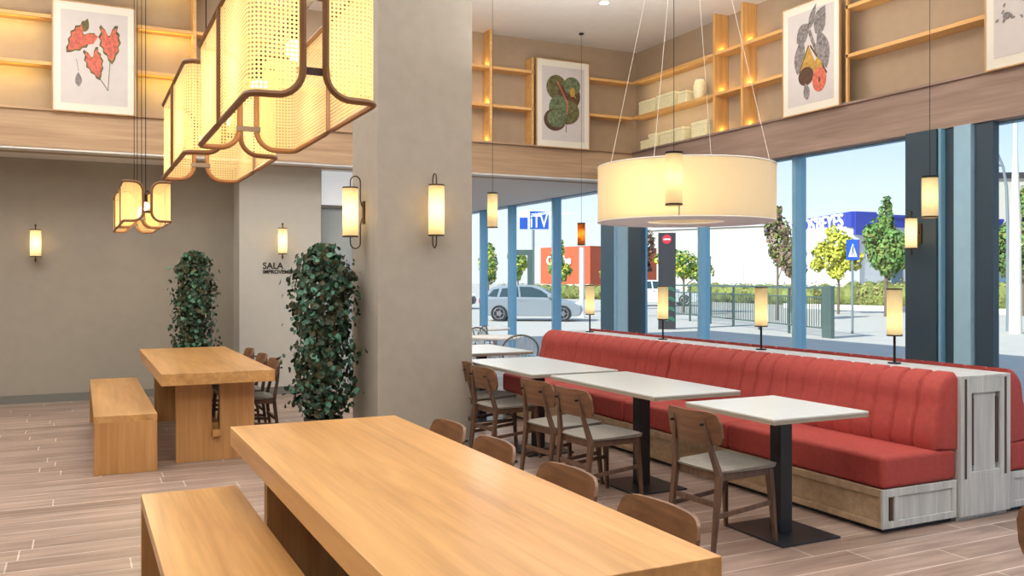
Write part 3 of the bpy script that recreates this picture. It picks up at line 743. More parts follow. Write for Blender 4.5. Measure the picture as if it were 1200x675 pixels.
for x, y, rz, lb, g in (
    (3.20, 5.20, 4, 'walnut chair pulled up to the middle white table, near side', None),
    (3.20, 5.72, 5, 'walnut chair at the middle white table, behind another chair', None),
    (3.25, 6.78, 4, 'walnut chair at the far white table, just right of the column', None),
    (3.32, 7.36, 3, 'walnut chair mostly hidden behind the plaster column', None),
    (1.45, 4.17, 180, 'brown chair back behind the long oak table, farthest of the four', 'x'),
    (1.45, 3.62, 179, 'brown chair back behind the long oak table, second farthest', 'x'),
    (1.45, 2.95, 181, 'brown chair back behind the long oak table, second nearest', 'x'),
    (1.45, 2.36, 180, 'brown chair back behind the long oak table, nearest of the four', 'x'),
    (1.37, 8.24, 180, 'walnut chair at the far oak table, nearest of its row', 'y'),
    (1.37, 8.83, 180, 'walnut chair at the far oak table, middle of its row', 'y'),
    (1.37, 9.55, 180, 'walnut chair at the far oak table, farthest of its row', 'y'),
    (6.35, 4.78, 180, 'walnut chair behind the banquettes by the window, nearest right', 'z'),
    (6.35, 5.42, 180, 'walnut chair behind the banquettes, in front of the dark post', 'z'),
    (6.42, 6.42, 180, 'walnut chair behind the banquettes, its back left of the post', 'z'),
    (6.42, 6.95, 180, 'walnut chair behind the banquettes, farthest of the row', 'z'),
    (3.02, 1.72, 12, 'dark walnut chair cropped at the bottom right corner', None)):
    gg = {'x': 'chairs along the long oak table', 'y': 'chairs along the far oak table', 'z': 'chairs facing the window banquette'}.get(g)
    dup(c0, (x, y, 0), math.radians(rz), lb, gg)

# ------------------------------------------------------------ white cafe tables
def cafe_table(label, x0, x1, y0, y1, px, py):
    t = thing('cafe_table', label, 'table', (px, py, 0))
    top = MB().box(x0-px, x1-px, y0-py, y1-py, .738, .75).build('tabletop', 'top', t, bevel=.003)
    MB().box(x0-px+.002, x1-px-.002, y0-py+.002, y1-py-.002, .718, .738).build('edge_board', 'topedge', top)
    MB().box(-.045, .045, -.045, .045, .012, .718).build('pedestal', 'black', t, bevel=.003)
    MB().box(-.22, .22, -.25, .25, 0, .012).build('base_plate', 'black', t, bevel=.003)
cafe_table('white topped table nearest the camera beside the red banquette', 3.33, 4.03, 3.64, 4.41, 3.74, 4.03)
cafe_table('wide white topped table in the middle of the banquette row', 3.30, 4.0, 4.69, 6.08, 3.67, 5.38)
cafe_table('wide white topped table next to the column, far end', 3.2, 4.0, 6.2, 7.62, 3.62, 6.9)
cafe_table('white topped table past the end of the red banquette', 3.5, 4.25, 8.2, 9.3, 3.9, 8.75)

# ------------------------------------------------------------ red banquettes
def ch_profile(flip=1):
    """back cushion section in (x, z) seen from the end; front face is low x"""
    pts = [(.02, .45)]
    pts += [(.0, .50), (.01, .58), (.03, .66), (.05, .72)]
    for k in range(9):
        a = PI/2*k/8; pts.append((.21-.155*math.cos(a), .755+.168*math.sin(a)))
    return pts
def tufted(y0, y1, name, parent, x_off, flip=1, pitch=.165):
    mb = MB(); prof = ch_profile(); N = int((y1-y0)/.0137); rows = []
    nch = max(1, round((y1-y0)/pitch)); p = (y1-y0)/nch
    nrm = []
    for i in range(len(prof)):
        a, b = Vector(prof[max(i-1, 0)]), Vector(prof[min(i+1, len(prof)-1)]); tdir = (b-a).normalized(); nrm.append(Vector((-tdir.y, tdir.x)))
    for i in range(N+1):
        y = y0+(y1-y0)*i/N; ph = ((y-y0)/p) % 1; dd = min(ph, 1-ph)*p
        endd = min(y-y0, y1-y)
        g = .018*math.exp(-(dd/.010)**2)+.024*math.exp(-(endd/.014)**2)
        rows.append([mb.bm.verts.new((x_off+flip*(q[0]-n.x*g), y, q[1]-n.y*g)) for q, n in zip(prof, nrm)]+[mb.bm.verts.new((x_off+flip*.21, y, .45))])
    for a, b in zip(rows, rows[1:]):
        for j in range(len(a)-1): mb._f([a[j], b[j], b[j+1], a[j+1]])
        mb._f([a[-1], b[-1], b[0], a[0]])
    mb._f(rows[0]); mb._f(rows[-1][::-1])
    return mb.build(name, 'red', parent, smooth=True)
def banquette(label, xf, flip, y0, y1, seams, bseams):
    """xf: x of the front of the base; flip=1 opens towards -X"""
    t = thing('banquette', label, 'sofa', (xf, y0, 0))
    L = y1-y0; s = flip
    def X(a, b): return (min(s*a, s*b), max(s*a, s*b))
    x0, x1 = X(.02, .64)
    bs = MB().box(x0, x1, .015, L, .03, .255).build('base', 'basewood', t)
    # framed face towards the room
    m = MB(); a, b = X(0, .02)
    m.box(a, b, .0155, L, .03, .065).box(a, b, .0155, L, .215, .26)
    yy = 0
    n = max(2, round(L/1.3)); 
    for k in range(n+1):
        y = L*k/n; m.box(a, b, max(.0155, y-.03), min(L, y+.03), .065, .215)
    m.build('face_frame', 'basewood', bs, bevel=.002)
    a, b = X(0, .64)
    m = MB(); m.box(a, b, -.0, .015, .03, .07).box(a, b, 0, .015, .215, .26)
    c, d_ = X(0, .05); m.box(c, d_, 0, .015, .07, .215); c, d_ = X(.10, .13); m.box(c, d_, 0, .015, .07, .215); c, d_ = X(.60, .64); m.box(c, d_, 0, .015, .07, .215)
    m.build('end_frame', 'greywood', bs, bevel=.002)
    m = MB(); c, d_ = X(.13, .60); m.box(c, d_, .010, .0149, .07, .215); m.build('end_panel', 'greywood', bs)
    m = MB(); c, d_ = X(.065, .085); m.box(c, d_, .002, .0148, .075, .21); m.build('slot', 'slot', bs)
    x0, x1 = X(.04, .64); MB().box(x0, x1, .04, L, 0, .03).build('plinth', 'black', bs)
    e_ = [0]+[q-y0 for q in seams]+[L]
    for p, q in zip(e_, e_[1:]):
        c, d_ = X(.01, .645); o = MB().box(c, d_, p+.004, q-.004, .26, .455).build('seat_cushion', 'red', t, bevel=.03, seg=4, smooth=True)
    e_ = [0]+[q-y0 for q in bseams]+[L]
    for p, q in zip(e_, e_[1:]): tufted(p+.003, q-.003, 'back_cushion', t, s*.435, s)
    return t
banquette('long red channel-backed banquette facing the cafe tables', 4.23, 1, 3.72, 8.95, (5.13, 6.5, 7.85), (6.5,))
banquette('red banquette on the window side, back to back with the long one', 6.02, -1, 3.72, 8.95, (5.13, 6.5, 7.85), (6.5,))
# panelled oak spine between the two banquettes
sp = thing('banquette_spine', 'grey washed oak panelled divider with table lamps between the banquettes', 'divider', (5.115, 3.70, 0))
hw = .235
MB().box(-hw, hw, .03, 5.25, .0, .88).build('core', 'greywood', sp)
MB().box(-hw, hw, 0, 5.27, .88, .90).build('ledge', 'greywood', sp, bevel=.003)
m = MB(); 
m.box(-hw, -hw+.035, 0, .03, .26, .88).box(hw-.035, hw, 0, .03, .26, .88)
m.box(-hw+.06, -hw+.10, .0, .03, .26, .88).box(hw-.10, hw-.06, 0, .03, .26, .88).box(-hw+.10, hw-.10, 0, .03, .79, .88).box(-hw+.10, hw-.10, 0, .03, .26, .30)
m.box(-.10, .10, .012, .03, .30, .79)
m.build('end_frame', 'greywood', sp, bevel=.002)
m = MB(); 
for a, b in ((-hw+.032, -hw+.066), (hw-.066, hw-.032)): m.box(a, b, .003, .0295, .262, .878)
for a, b in ((-.128, -.102), (.102, .128)): m.box(a, b, .009, .0295, .34, .76)
m.build('slot', 'slot', sp)
m = MB(); m.box(-hw, hw, 0.0, .03, .03, .26); m.build('end_base', 'greywood', sp, bevel=.002)

# table lamps on the spine
for y, lb in ((4.47, 'slim ledge lamp nearest the panelled banquette end'), (5.84, 'slim ledge lamp in front of the railing outside'), (7.25, 'slim ledge lamp in front of the dark totem sign'), (8.65, 'slim ledge lamp farthest away, near the white pole')):
    t = thing('table_lamp', lb, 'table lamp', (5.2, y, .90), 0, 'slim lamps on the banquette ledge')
    MB().cyl((0, 0, 0), .045, .010, 20).build('base', 'blackm', t)
    MB().cyl((0, 0, .01), .009, .20, 10).build('stem', 'blackm', t)
    s = MB().lathe([(.052, .20), (.052, .53)], n=28, cap=False).build('lamp_shade', 'cylp', t, smooth=True)
    MB().lathe([(.054, .196), (.054, .206)], n=28).build('rim', 'bronze', s); MB().lathe([(.054, .524), (.054, .534)], n=28).build('rim', 'bronze', s)
    MB().cyl((0, 0, .24), .010, .22, 8).build('bulb', 'bulb_dim', t)
    pt_light('bulb_light', (0, 0, .30), .35, .02, (1, .76, .42), t)

# ------------------------------------------------------------ leafy columns
def leafy(label, x, y, H, R, n, ls, seed, potr=.17, poth=.28):
    rnd = random.Random(seed)
    t = thing('potted_tree', label, 'plant', (x, y, 0))
    MB().lathe([(potr*.8, 0), (potr, poth-.02), (potr, poth), (potr-.02, poth), (potr-.02, poth-.04)], n=24).build('pot', 'pot', t, smooth=True)
    MB().cyl((0, 0, poth-.05), potr-.02, .02, 20).build('soil', 'soil', t)
    mb = MB(); tips = []
    for k in range(30):
        a = rnd.uniform(0, 2*PI); zz = rnd.uniform(.55, .98)*H; rr = R*rnd.uniform(.3, .85)
        pts = [(0, 0, poth-.04), (.25*rr*math.cos(a), .25*rr*math.sin(a), zz*.45), (.8*rr*math.cos(a), .8*rr*math.sin(a), zz*.8), (rr*math.cos(a), rr*math.sin(a), zz)]
        mb.tube(pts, .006, 5, r2=.002)
    mb.build('stems', 'stem', t)
    mb = MB()
    for k in range(n):
        zz = poth+.02+(H-poth-.02)*(rnd.random()**.92); f = (zz-poth)/(H-poth)
        prof = min(1, .72+.55*math.sin(PI*min(f*1.05, 1)))*(1 if f < .88 else max(.25, 1-(f-.88)*5))
        prof *= 1+.12*math.sin(zz*9+3*math.sin(seed+zz*4))
        a = rnd.uniform(0, 2*PI); rr = R*prof*math.sqrt(rnd.uniform(.05, 1))*(1+.16*math.sin(a*5+zz*13)); 
        if rnd.random() < .12: rr *= rnd.uniform(1.1, 1.55)
        c = Vector((rr*math.cos(a), rr*math.sin(a), zz))
        if c.x > .30: c.x = .30-rnd.uniform(0, .05)
        nr = Vector((math.cos(a)+rnd.uniform(-.9, .9), math.sin(a)+rnd.uniform(-.9, .9), rnd.uniform(-.4, .9))).normalized()
        u = nr.orthogonal().normalized(); u.rotate(Matrix.Rotation(rnd.uniform(0, 6.28), 3, nr)); v = nr.cross(u)
        s_ = ls*rnd.uniform(.6, 1.15)
        mb.mi = rnd.choices((0, 1, 2), (.52, .24, .24))[0]
        ring = []
        for q in range(7):
            b = 2*PI*q/7; ring.append(mb.bm.verts.new(c+u*s_*math.cos(b)+v*s_*.82*math.sin(b)+nr*(.15*s_*math.cos(2*b))))
        mb._f(ring)
    mb.build('foliage', ['leaf', 'leaf2', 'leaf3'], t)
leafy('tall bushy eucalyptus plant standing beside the plaster column', 1.94, 7.78, 1.80, .27, 3000, .029, 3)
leafy('smaller leafy green plant in the corner behind the far table', 1.22, 11.1, 1.82, .25, 2400, .027, 5)

# ------------------------------------------------------------ white spindle chairs in the far dining area
def bistro_chair(label):
    t = thing('spindle_chair', label, 'chair', (0,0,0), 0, 'white spindle back chairs past the banquette')
    MB().lathe([(.20, .43), (.215, .445), (.21, .465)], n=24).build('seat', 'bistro', t, smooth=True)
    for a in (.7, 2.44, 3.84, 5.58):
        MB().tube([(.26*math.cos(a), .24*math.sin(a), 0), (.16*math.cos(a), .15*math.sin(a), .435)], .012, 8, r2=.015).build('leg', 'bistro', t, smooth=True)
    pts = [(-.14, -.20, .46)]
    for k in range(13):
        a = PI*k/12; pts.append((-.19-.05*math.sin(a), -.22*math.cos(a), .64+.18*math.sin(a)))
    pts.append((-.14, .20, .46))
    MB().tube(pts, .012, 8).build('hoop', 'skirting', t, smooth=True)
    for k in range(-3, 4):
        y = k*.052; z = .64+.18*math.sqrt(max(0, 1-(y/.22)**2))
        MB().tube([(-.16, y*.8, .46), (-.19-.05*math.sqrt(1-(y/.22)**2), y, z)], .006, 6).build('spindle', 'bistro', t, smooth=True)
    return t
b0 = bistro_chair('white spindle chair just past the rounded banquette end'); b0.location = (4.9, 9.85, 0); b0.rotation_euler = (0, 0, 1.2)
for x, y, rz, lb in ((4.25, 10.75, .3, 'white spindle chair left of the one by the banquette end'), (5.15, 12.0, 2.4, 'white spindle chair in the far area below the car view'), (5.9, 13.2, -.6, 'white spindle chair beside the farthest round table'), (5.1, 11.2, -1.2, 'white spindle chair between the near and far round tables')):
    dup(b0, (x, y, 0), rz, lb)
def round_table(label, x, y, r):
    t = thing('round_table', label, 'table', (x, y, 0))
    MB().lathe([(r-.01, .72), (r, .73), (r, .745), (r-.01, .75)], n=36).build('tabletop', 'white', t, smooth=True)
    MB().cyl((0, 0, .02), .03, .70, 14).build('pedestal', 'bistro', t); MB().lathe([(.25, 0), (.25, .01), (.04, .025)], n=28).build('base', 'bistro', t)
round_table('white round table farthest away, right of the column', 5.6, 12.5, .42)
round_table('white round table in the far area nearer the banquette', 4.9, 10.55, .35)

# ------------------------------------------------------------ outside: planting
def leafcloud(mb, blobs, n, size, rnd, mis=(0,)):
    tot = sum(b[3]*b[4] for b in blobs)
    for b in blobs:
        cx, cy, cz, rh, rv = b; k_ = int(n*b[3]*b[4]/tot)
        for k in range(k_):
            v = Vector((rnd.gauss(0, 1), rnd.gauss(0, 1), rnd.gauss(0, 1))).normalized()*rnd.uniform(.6, 1.08)
            c = Vector((cx+v.x*rh, cy+v.y*rh, cz+v.z*rv)); nr = (v+Vector((rnd.uniform(-.6, .6), rnd.uniform(-.6, .6), rnd.uniform(-.3, .8)))).normalized()
            u = nr.orthogonal().normalized(); w = nr.cross(u); s_ = size*rnd.uniform(.6, 1.3); mb.mi = rnd.choice(mis)
            mb._f([mb.bm.verts.new(c+u*s_), mb.bm.verts.new(c+w*s_*.7), mb.bm.verts.new(c-u*s_), mb.bm.verts.new(c-w*s_*.7)])
def tree(label, x, y, blobs, mats, n=1500, size=.14, trunk=.07, seed=1):
    rnd = random.Random(seed); t = thing('street_tree', label, 'tree', (x, y, -.02))
    extra = []
    for b in blobs:
        for q in range(5):
            v = Vector((rnd.gauss(0, 1), rnd.gauss(0, 1), rnd.gauss(0, 1))).normalized(); k = rnd.uniform(.3, .5)
            extra.append((b[0]+v.x*b[3]*.85, b[1]+v.y*b[3]*.85, b[2]+v.z*b[4]*.85, b[3]*k, b[4]*k))
    core = blobs; blobs = [(b[0], b[1], b[2], b[3]*.8, b[4]*.85) for b in blobs]+extra; n = int(n*2.0); size *= .66
    top = max(b[2] for b in blobs)
    mb = MB().tube([(0, 0, 0), (.03, 0, top*.5), (0, 0, top)], trunk, 8, r2=trunk*.4)
    for b in core: mb.tube([(0, 0, max(.6, b[2]*.6)), (b[0], b[1], b[2])], trunk*.45, 5, r2=.015)
    mb.build('trunk', 'bark', t)
    mb = MB(); leafcloud(mb, blobs, n, size, rnd, tuple(range(len(mats)))); mb.build('crown', mats, t)
tree('full green tree left of the dark steel post, by the crossing', 29.4, 25.7, [(0, 0, 2.6, .95, .9), (.1, .3, 3.4, .7, .8), (0, 0, 4.2, .35, .75), (-.2, -.6, 2.2, .6, .5), (.4, .5, 2.3, .6, .5)], ['t_green', 't_green', 'bush'], 2600, .13, .08, 2)
tree('bright yellow-green tree behind the crossing sign', 29.6, 28.4, [(0, 0, 3.0, .65, .75), (-.3, .4, 2.5, .6, .6), (.3, -.3, 2.3, .5, .5), (0, 0, 1.8, .4, .4)], ['t_yellow'], 1500, .13, .06, 3)
tree('dark plum tree against the window post behind the drum lamp', 23.2, 25.2, [(0, 0, 3.0, .45, .8), (.2, -.2, 2.3, .55, .5), (0, 0, 3.8, .22, .4)], ['t_brown', 'bush'], 900, .12, .05, 4)
tree('thin plum tree right of the same window post', 29.0, 30.6, [(0, 0, 2.5, .6, .75), (.2, -.2, 2.0, .5, .5)], ['t_brown', 't_brown', 'bush'], 900, .12, .05, 5)
tree('green tree at the right edge beside the white lamp post', 34.9, 23.6, [(0, 0, 3.1, 1.2, 1.2), (-.3, .5, 2.4, .9, .8), (.2, -.2, 4.6, .6, .7)], ['t_green', 'bush'], 2200, .16, .09, 6)
tree('slender yellow-green tree left of the orange building', 19.4, 35.2, [(0, 0, 2.2, .35, .7), (.1, 0, 2.9, .25, .5), (.3, -.3, 1.9, .3, .4)], ['t_yellow', 't_green'], 800, .12, .05, 7)
tree('pale green tree at the far left beside the car', 18.6, 40.9, [(0, 0, 2.3, .6, .9)], ['t_yellow', 't_green'], 700, .14, .06, 8)
tree('small yellow-green tree inside the dark pergola frame', 22.1, 44.6, [(0, 0, 2.4, .6, .8)], ['t_yellow', 't_green'], 600, .14, .06, 9)
tree('reddish plum tree left of the dark totem', 20.8, 30.2, [(0, 0, 2.9, .5, .9), (-.1, .2, 2.0, .5, .5)], ['t_brown', 'pr_brown'], 700, .11, .05, 10)
tree('light green tree right of the dark totem', 24.5, 32.6, [(0, 0, 2.2, .9, .7), (.6, -.7, 1.9, .6, .5), (-.5, .6, 2.5, .5, .5)], ['t_yellow', 't_green'], 1100, .13, .06, 11)
tree('sparse yellowish tree behind the white pole', 24.0, 37.8, [(0, 0, 1.9, .6, .8), (.2, 0, 2.5, .3, .5)], ['t_yellow', 'bush2'], 500, .12, .05, 12)
def hedge(label, p, q, h, w, n, mats, seed):
    rnd = random.Random(seed); p, q = Vector(p), Vector(q); d = q-p; L = d.length
    t = thing('hedge', label, 'hedge', (*p, -.02), math.atan2(d.y, d.x))
    mb = MB(); m_ = int(L/.9)
    for k in range(m_+1):
        mb.blob((L*k/m_, rnd.uniform(-.1, .1), h*.42), (.72, w*.45, h*.5*rnd.uniform(.9, 1.1)), 10, .08)
    mb.build('core', mats[0], t)
    mb = MB(); leafcloud(mb, [(L*k/m_, rnd.uniform(-.2, .2), h*.45+rnd.uniform(-.05, .1), .62, h*.52) for k in range(m_+1)], n*2, .07, rnd, tuple(range(len(mats)))); mb.build('foliage', mats, t)
    m_ = MB().box(-1, L+1, -w/2-1.1, -w/2-.9, 0, .30) if False else None
hedge('clipped green-gold hedge beyond the road, right half of the view', (42, 14), (37.0, 34.5), 1.5, 1.3, 5200, ['bush', 'bush2', 'bush2'], 21)
hedge('green-gold hedge across the road behind the railing', (37.4, 36), (38.5, 50), 1.3, 1.2, 2600, ['bush', 'bush2'], 22)
hedge('distant hedge behind the silver car', (37.0, 51.5), (31.5, 66), 1.2, 1.2, 2200, ['bush', 'bush2'], 23)
tag(box_obj('low_wall', (35.9, 36.2, 10, 36, -.02, .22), 'plastic'), 'low white retaining wall in front of the right hedge', 'wall').rotation_euler = (0, 0, .2)

# ------------------------------------------------------------ outside: buildings
def facing(name, label, p, q, h, depth, mat, cat='building'):
    """block whose front face runs from p to q; returns the thing, front face local y=0, x along p->q, body behind (+y or away from camera)"""
    p, q = Vector(p), Vector(q); d = q-p; L = d.length
    t = thing(name, label, cat, (*p, -.02), math.atan2(d.y, d.x))
    MB().box(0, L, 0, depth, 0, h).build('walls', mat, t)
    return t, L
# front faces run left->right in the picture (p left, q right); the body lies behind at +y local
q0 = Vector((54.9, 51.1))
t = thing('store_building', 'white store with blue fascia and big white lettering across the road', 'building', (*q0, -.02))
def store_wing(p, rz, h, depth, L):
    o = MB().box(0, L, 0, depth, 0, h).build('walls', 'b_white', t); o.location = (p[0]-q0.x, p[1]-q0.y, 0); o.rotation_euler = (0, 0, rz); return o
pS = Vector((61.5, 68.0)); dS = q0-pS; LS = dS.length
ws = store_wing(pS, math.atan2(dS.y, dS.x), 5.7, .5, LS)
MB().box(-.1, LS+.1, -.25, 0, 5.62, 6.85).build('fascia', 'b_blue', ws)
tx = text_mesh("RESTOS'BEYES", 1.62, 'signwhite', 'letters', ws, .06, bold=.05); tx.rotation_euler = (PI/2, 0, 0)
bx = max(v.co.x for v in tx.data.vertices); tx.scale = (12.0/bx, 1, 1); tx.location = (LS-13.2, -.32, 5.66)
for k in range(12):
    x = .5+k*(LS-1)/12; MB().box(x, x+1.0, -.05, 0, .4, 5.2).build('window_glazing', 'b_glass', ws)
wr = store_wing(q0, math.radians(-2), 5.7, 12, 17)
MB().box(-.02, 2.2, -.25, 0, 5.0, 6.85).build('blue_panel', 'b_blue', wr); MB().box(2.2, 17, -.2, 0, 6.45, 6.7).box(2.2, 17, -.1, 0, 5.7, 6.45).build('roof_edge', ['b_blue'], wr)
for k in range(7):
    for z in (1.0, 3.4): MB().box(4+k*1.8, 5.2+k*1.8, -.05, 0, z, z+1.5).build('window_glazing', 'b_glass', wr)
t, L = facing('warehouse', 'long pale cream warehouse behind the railing', (64, 92), (73, 72), 8.0, 12, 'b_cream')
MB().box(0, L, -.3, 0, 7.6, 8.1).build('parapet', 'b_white', t)
for k in range(5): MB().box(2+k*4, 4.5+k*4, -.06, 0, .3, 3.2).build('roller_door', 'b_white', t)
t, L = facing('orange_building', 'orange building with blurred white lettering, left background', (35.6, 67.4), (37.0, 61.5), 4.2, 8, 'b_orange')
MB().box(0, L, -.15, 0, -.0, 1.1).build('plinth_band', 'b_cream', t)
MB().box(1.6, 3.2, -.06, 0, 1.35, 2.25).build('window_glazing', 'b_dark', t)
tx = text_mesh('Caothe', 1.0, 'signwhite', 'letters', t, .05, bold=.06); tx.rotation_euler = (PI/2, 0, 0); tx.location = (.9, -.08, 2.75)
t, L = facing('tower_block', 'tall beige block behind the lamp post at the right edge', (74.3, 52.8), (84, 47.5), 11.0, 8, 'b_cream')
MB().box(-.2, L, -.3, 0, 10.6, 11.1).build('parapet', 'b_dark', t)
t, L = facing('low_building', 'low white building with dark glazing at the right edge', (55.5, 41.4), (63, 36), 4.4, 8, 'b_white')
MB().box(-.4, L, -1.0, 0, 3.6, 3.9).build('canopy', 'b_cream', t); MB().box(1.2, 4.2, -.06, 0, .6, 2.6).build('window_glazing', 'b_glass', t); MB().box(4.9, 8.5, -.06, 0, .6, 2.6).build('window_glazing', 'b_glass', t)
# pergola frame
t = thing('pergola', 'dark green metal pergola frame seen past the second window post', 'pergola', (17.6, 36.2, -.02), -.45)
MB().box(0, .14, 0, .14, 0, 2.6).build('post', 'fence', t); MB().box(.75, 1.0, 0, .14, 0, 2.6).build('post', 'fence', t); MB().box(-.1, 1.0, 0, .14, 2.6, 2.85).build('lintel', 'fence', t)
MB().box(0, .14, 1.6, 1.74, 0, 2.6).build('post', 'fence', t); MB().box(.86, 1.0, 1.6, 1.74, 0, 2.6).build('post', 'fence', t)

# ------------------------------------------------------------ outside: street furniture
FW = -math.radians(26)   # signs facing the camera side
t = thing('sign_post', 'blue and white vehicle test sign on a pole beyond the windows', 'sign', (20.5, 39.6, -.02), FW+.1)
MB().cyl((0, 0, 0), .07, 4.05, 10).build('pole', 'galv', t)
MB().box(-.72, .78, -.08, .08, 4.0, 4.95).build('panel', 'signwhite', t, bevel=.01)
MB().box(-.70, -.30, -.095, -.08, 4.03, 4.60).build('blue_patch', 'signblue', t); MB().box(-.18, .76, -.09, -.08, 4.03, 4.92).build('blue_patch', 'signblue', t)
tx = text_mesh('iTV', .92, 'signwhite', 'letters', t, .01, bold=.035); tx.rotation_euler = (PI/2, 0, 0); tx.location = (-.17, -.10, 4.12); tx.scale = (.90/max(v.co.x for v in tx.data.vertices), 1, 1)
t = thing('totem_sign', 'dark standing totem sign with red disc and green pattern', 'sign', (16.0, 22.1, -.02), FW-.2)
MB().box(-.26, .26, -.08, .08, 0, 2.92).build('slab', 'b_dark', t, bevel=.01)
MB().tube([(.0, -.081, 2.72), (.0, -.095, 2.72)], .14, 24).build('disc', 'signred', t)
MB().box(-.10, .10, -.10, -.095, 2.70, 2.74).build('disc_bar', 'signwhite', t)
mb = MB()
for zz in (.25, .55, .85, 1.15):
    for k, r in ((0, .07), (1, .12)): mb.tube([(.10+r*math.cos(a*PI/8), -.085, zz+r*math.sin(a*PI/8)) for a in range(9)], .010, 5)
mb.build('pattern', 'signgreen', t)
t = thing('crossing_sign', 'blue pedestrian crossing sign on a thin grey pole', 'sign', (19.4, 18.1, -.02), FW-.15)
MB().cyl((0, 0, 0), .035, 2.65, 10).build('pole', 'galv', t)
MB().box(-.17, .17, -.04, -.02, 2.05, 2.62).build('plate', 'signblue', t)
mb = MB(); mb.prism([(-.12, 2.14), (.12, 2.14), (0, 2.52)], 1, -.045, -.04); mb.build('triangle', 'signwhite', t)
mb = MB(); mb.prism([(-.012, 2.30), (.02, 2.30), (.018, 2.40), (-.01, 2.40)], 1, -.05, -.045); mb.bar((0, -.047, 2.30), (-.035, -.047, 2.18), .014); mb.bar((.01, -.047, 2.30), (.045, -.047, 2.18), .014); mb.blob((.004, -.047, 2.425), .018); mb.build('pictogram', 'ink', t)
MB().box(.175, .19, -.03, .25, 2.05, 2.62).build('side_plate', 'signred', t)
t = thing('lamp_post', 'tall white tapering lamp post at the right edge', 'lamp post', (23.48, 16.1, -.02))
MB().lathe([(.17, 0), (.15, 3), (.055, 5.2), (.05, 9)], n=16).build('pole', 'concrete', t, smooth=True)
t = thing('street_lamp', 'curved grey twin-arm street lamp beside the white post', 'lamp post', (24.3, 16.9, -.02), FW-.25)
MB().tube([(0, 0, 0), (0, 0, 3.2), (-.03, 0, 4.2), (-.12, 0, 4.8), (-.33, 0, 5.35)], .05, 8, r2=.035).build('pole', 'galv', t, smooth=True)
MB().tube([(-.13, 0, 4.83), (-.45, 0, 4.87), (-.80, 0, 5.0)], .035, 8, r2=.045).build('arm', 'galv', t, smooth=True)
t = thing('flag_pole', 'bright white pole left of the double steel post', 'pole', (17.65, 29.96, -.02))
MB().cyl((0, 0, 0), .15, .05, 16).build('base', 'signwhite', t); MB().cyl((0, 0, .05), .10, 2.7, 16).build('shaft', 'signwhite', t)
for x, y, h, lb in ((22.0, 27.6, 2.3, 'thin dark pole behind the railing, left of the plum tree'), (18.9, 29.0, 1.9, 'thin dark pole right of the white pole')):
    tag(MB().tube([(0, 0, 0), (0, 0, h)], .045, 8).cyl((0, 0, h), .06, .10, 10).build('bollard_pole', 'galv', loc=(x, y, -.02)), lb, 'pole')
# railing
A_, B_ = Vector((17.4, 17.2)), Vector((20.2, 27.6)); dv = B_-A_; L = dv.length
t = thing('railing', 'dark green metal railing with vertical bars along the pavement', 'fence', (*A_, -.02), math.atan2(dv.y, dv.x))
n = 6
for k in range(n):
    a, b = L*k/n, L*(k+1)/n; mb = MB()
    mb.box(a, b, -.02, .02, 1.02, 1.06).box(a, b, -.02, .02, .22, .26)
    q = a+.1
    while q < b-.03: mb.box(q-.009, q+.009, -.009, .009, .26, 1.02); q += .12
    mb.build('railing_panel', 'fence', t)
    MB().box(a-.03, a+.03, -.03, .03, 0, 1.30).build('post', 'fence', t)
MB().box(0, L, -.035, .035, 1.26, 1.32).build('top_rail', 'fence', t)
MB().box(-.45, -.05, -.05, .05, 0, 1.34).build('gate_box', 'fence', t)
mb = MB().box(-.38, -.34, -.06, -.05, .1, 1.25).box(-.16, -.12, -.06, -.05, .1, 1.25).box(-.27, -.23, -.06, -.05, .1, 1.25); mb.build('gate_bar', 'galv', t)

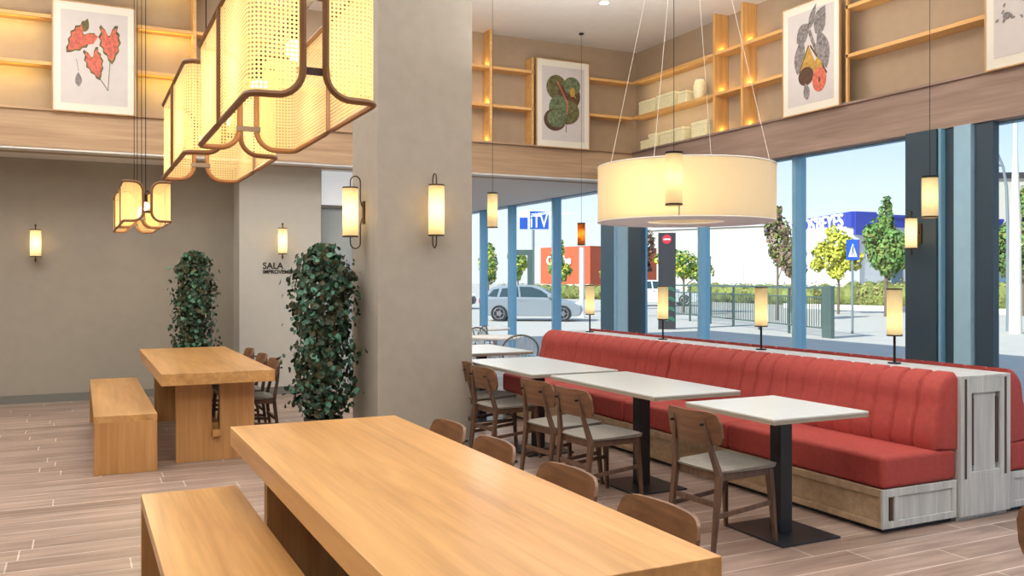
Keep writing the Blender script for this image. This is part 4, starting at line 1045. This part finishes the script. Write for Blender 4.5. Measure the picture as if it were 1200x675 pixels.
# ------------------------------------------------------------ cars
def make_car(label, loc, rz, paint, sc=1.):
    t = thing('car', label, 'car', loc, rz); t.scale = (sc, sc, sc)
    # side outline of the body, front at +x
    low = [(-2.0, .30), (-2.08, .62), (-2.02, .92), (-1.75, .98), (-.9, 1.0), (.6, .98), (1.1, .92), (1.7, .78), (2.02, .64), (2.1, .45), (2.02, .24), (1.68, .22), (-1.6, .22)]
    mb = MB(); st = [(-.86, .93), (-.80, 1.0), (.80, 1.0), (.86, .93)]; rings = []
    for y, k in st: rings.append([mb.bm.verts.new((x*(.985 if k < 1 else 1), y, .22+(z-.22)*k)) for x, z in low])
    for a, b in zip(rings, rings[1:]):
        for i in range(len(low)): mb._f([a[i], a[(i+1)%len(low)], b[(i+1)%len(low)], b[i]])
    mb._f(rings[0][::-1]); mb._f(rings[-1]); mb.build('body', paint, t, bevel=.03, smooth=True)
    roof = [(-1.95, .95), (-1.55, 1.36), (-.9, 1.46), (.1, 1.44), (.55, 1.28), (1.12, .93)]
    mb = MB(); a, b = [], []
    for x, z in roof:
        k = .80-.16*(z-.93)/.5; a.append(mb.bm.verts.new((x, -k, z))); b.append(mb.bm.verts.new((x, k, z)))
    mb._f(a[::-1]); mb._f(b)
    for i in range(len(roof)): mb._f([a[i], b[i], b[(i+1)%len(roof)], a[(i+1)%len(roof)]])
    cab = mb.build('cabin', paint, t, bevel=.02, smooth=True)
    for s in (-1, 1):
        wins = ([(-1.25, .99), (-1.15, 1.32), (-.52, 1.40), (-.46, .99)], [(-.38, .99), (-.44, 1.40), (.05, 1.39), (.42, 1.26), (.86, .97)], [(-1.72, 1.02), (-1.5, 1.28), (-1.28, 1.32), (-1.36, 1.0)])
        for wp in wins:
            mb = MB(); vv = [mb.bm.verts.new((x, s*(.822-.16*(z-.93)/.5), z)) for x, z in wp]; vi = [mb.bm.verts.new((x, s*(.70-.16*(z-.93)/.5), z)) for x, z in wp]
            mb._f(vv); mb._f(vi[::-1])
            for i in range(len(vv)): mb._f([vv[i], vv[(i+1)%len(vv)], vi[(i+1)%len(vv)], vi[i]])
            mb.build('side_window', 'carglass', t)
        MB().box(-.45, -.25, s*.865-.01, s*.865+.01, .82, .85).build('door_handle', 'rim', t)
        MB().box(.72, .92, s*.93-.07, s*.93+.07, .95, 1.06).build('mirror', paint, t, bevel=.02)
        for x in (-1.25, 1.32):
            y0_, y1_ = (s*.70, s*.885)
            w = MB().tube([(x, y0_, .32), (x, y1_, .32)], .33, 26).build('wheel', 'tyre', t, smooth=True)
            mb = MB().tube([(x, s*.88, .32), (x, s*.893, .32)], .10, 16)
            for k in range(5):
                a_ = 2*PI*k/5; mb.bar((x, s*.889, .32), (x+.21*math.cos(a_), s*.889, .32+.21*math.sin(a_)), .04, .02)
            mb.tube([(x+.22*math.cos(q*PI/10), s*.889, .32+.22*math.sin(q*PI/10)) for q in range(20)], .014, 5, closed=True)
            mb.build('rim', 'rim', w)
        MB().box(1.80, 2.05, s*.62-.12, s*.62+.12, .62, .74).build('headlight', 'signwhite', t, bevel=.02)
        MB().box(-2.09, -1.98, s*.68-.12, s*.68+.12, .72, .92).build('tail_light', 'lightred', t, bevel=.02)
    mb = MB(); mb._f([mb.bm.verts.new(p) for p in ((.60, -.68, 1.26), (1.08, -.76, .965), (1.08, .76, .965), (.60, .68, 1.26))]); mb.build('windscreen', 'carglass', t, loc=(.012, 0, .012))
    mb = MB(); mb._f([mb.bm.verts.new(p) for p in ((-1.90, -.74, 1.0), (-1.60, -.66, 1.30), (-1.60, .66, 1.30), (-1.90, .74, 1.0))]); mb.build('rear_window', 'carglass', t, loc=(-.012, 0, .012))
    return t
c1 = make_car('silver hatchback parked outside behind the window posts', (14.9, 28.9, -.02), -math.radians(32), 'silver', .89)
c2 = make_car('white car beyond the right hedge, left of the lamp post', (47.5, 34.6, -.02), -math.radians(35), 'carwhite')
for loc, lb in (((53.0, 31.5, -.02), 'white car beyond the right hedge, cut by the lamp post'), ((34.5, 50.5, -.02), 'white car far behind the railing'), ((29.5, 41.5, -.02), 'white car parked behind the dark totem')):
    dup(c2, loc, -math.radians(30), lb)
c3 = make_car('dark car farther back, left of the silver hatchback', (16.3, 42.5, -.02), -math.radians(30), 'b_dark')
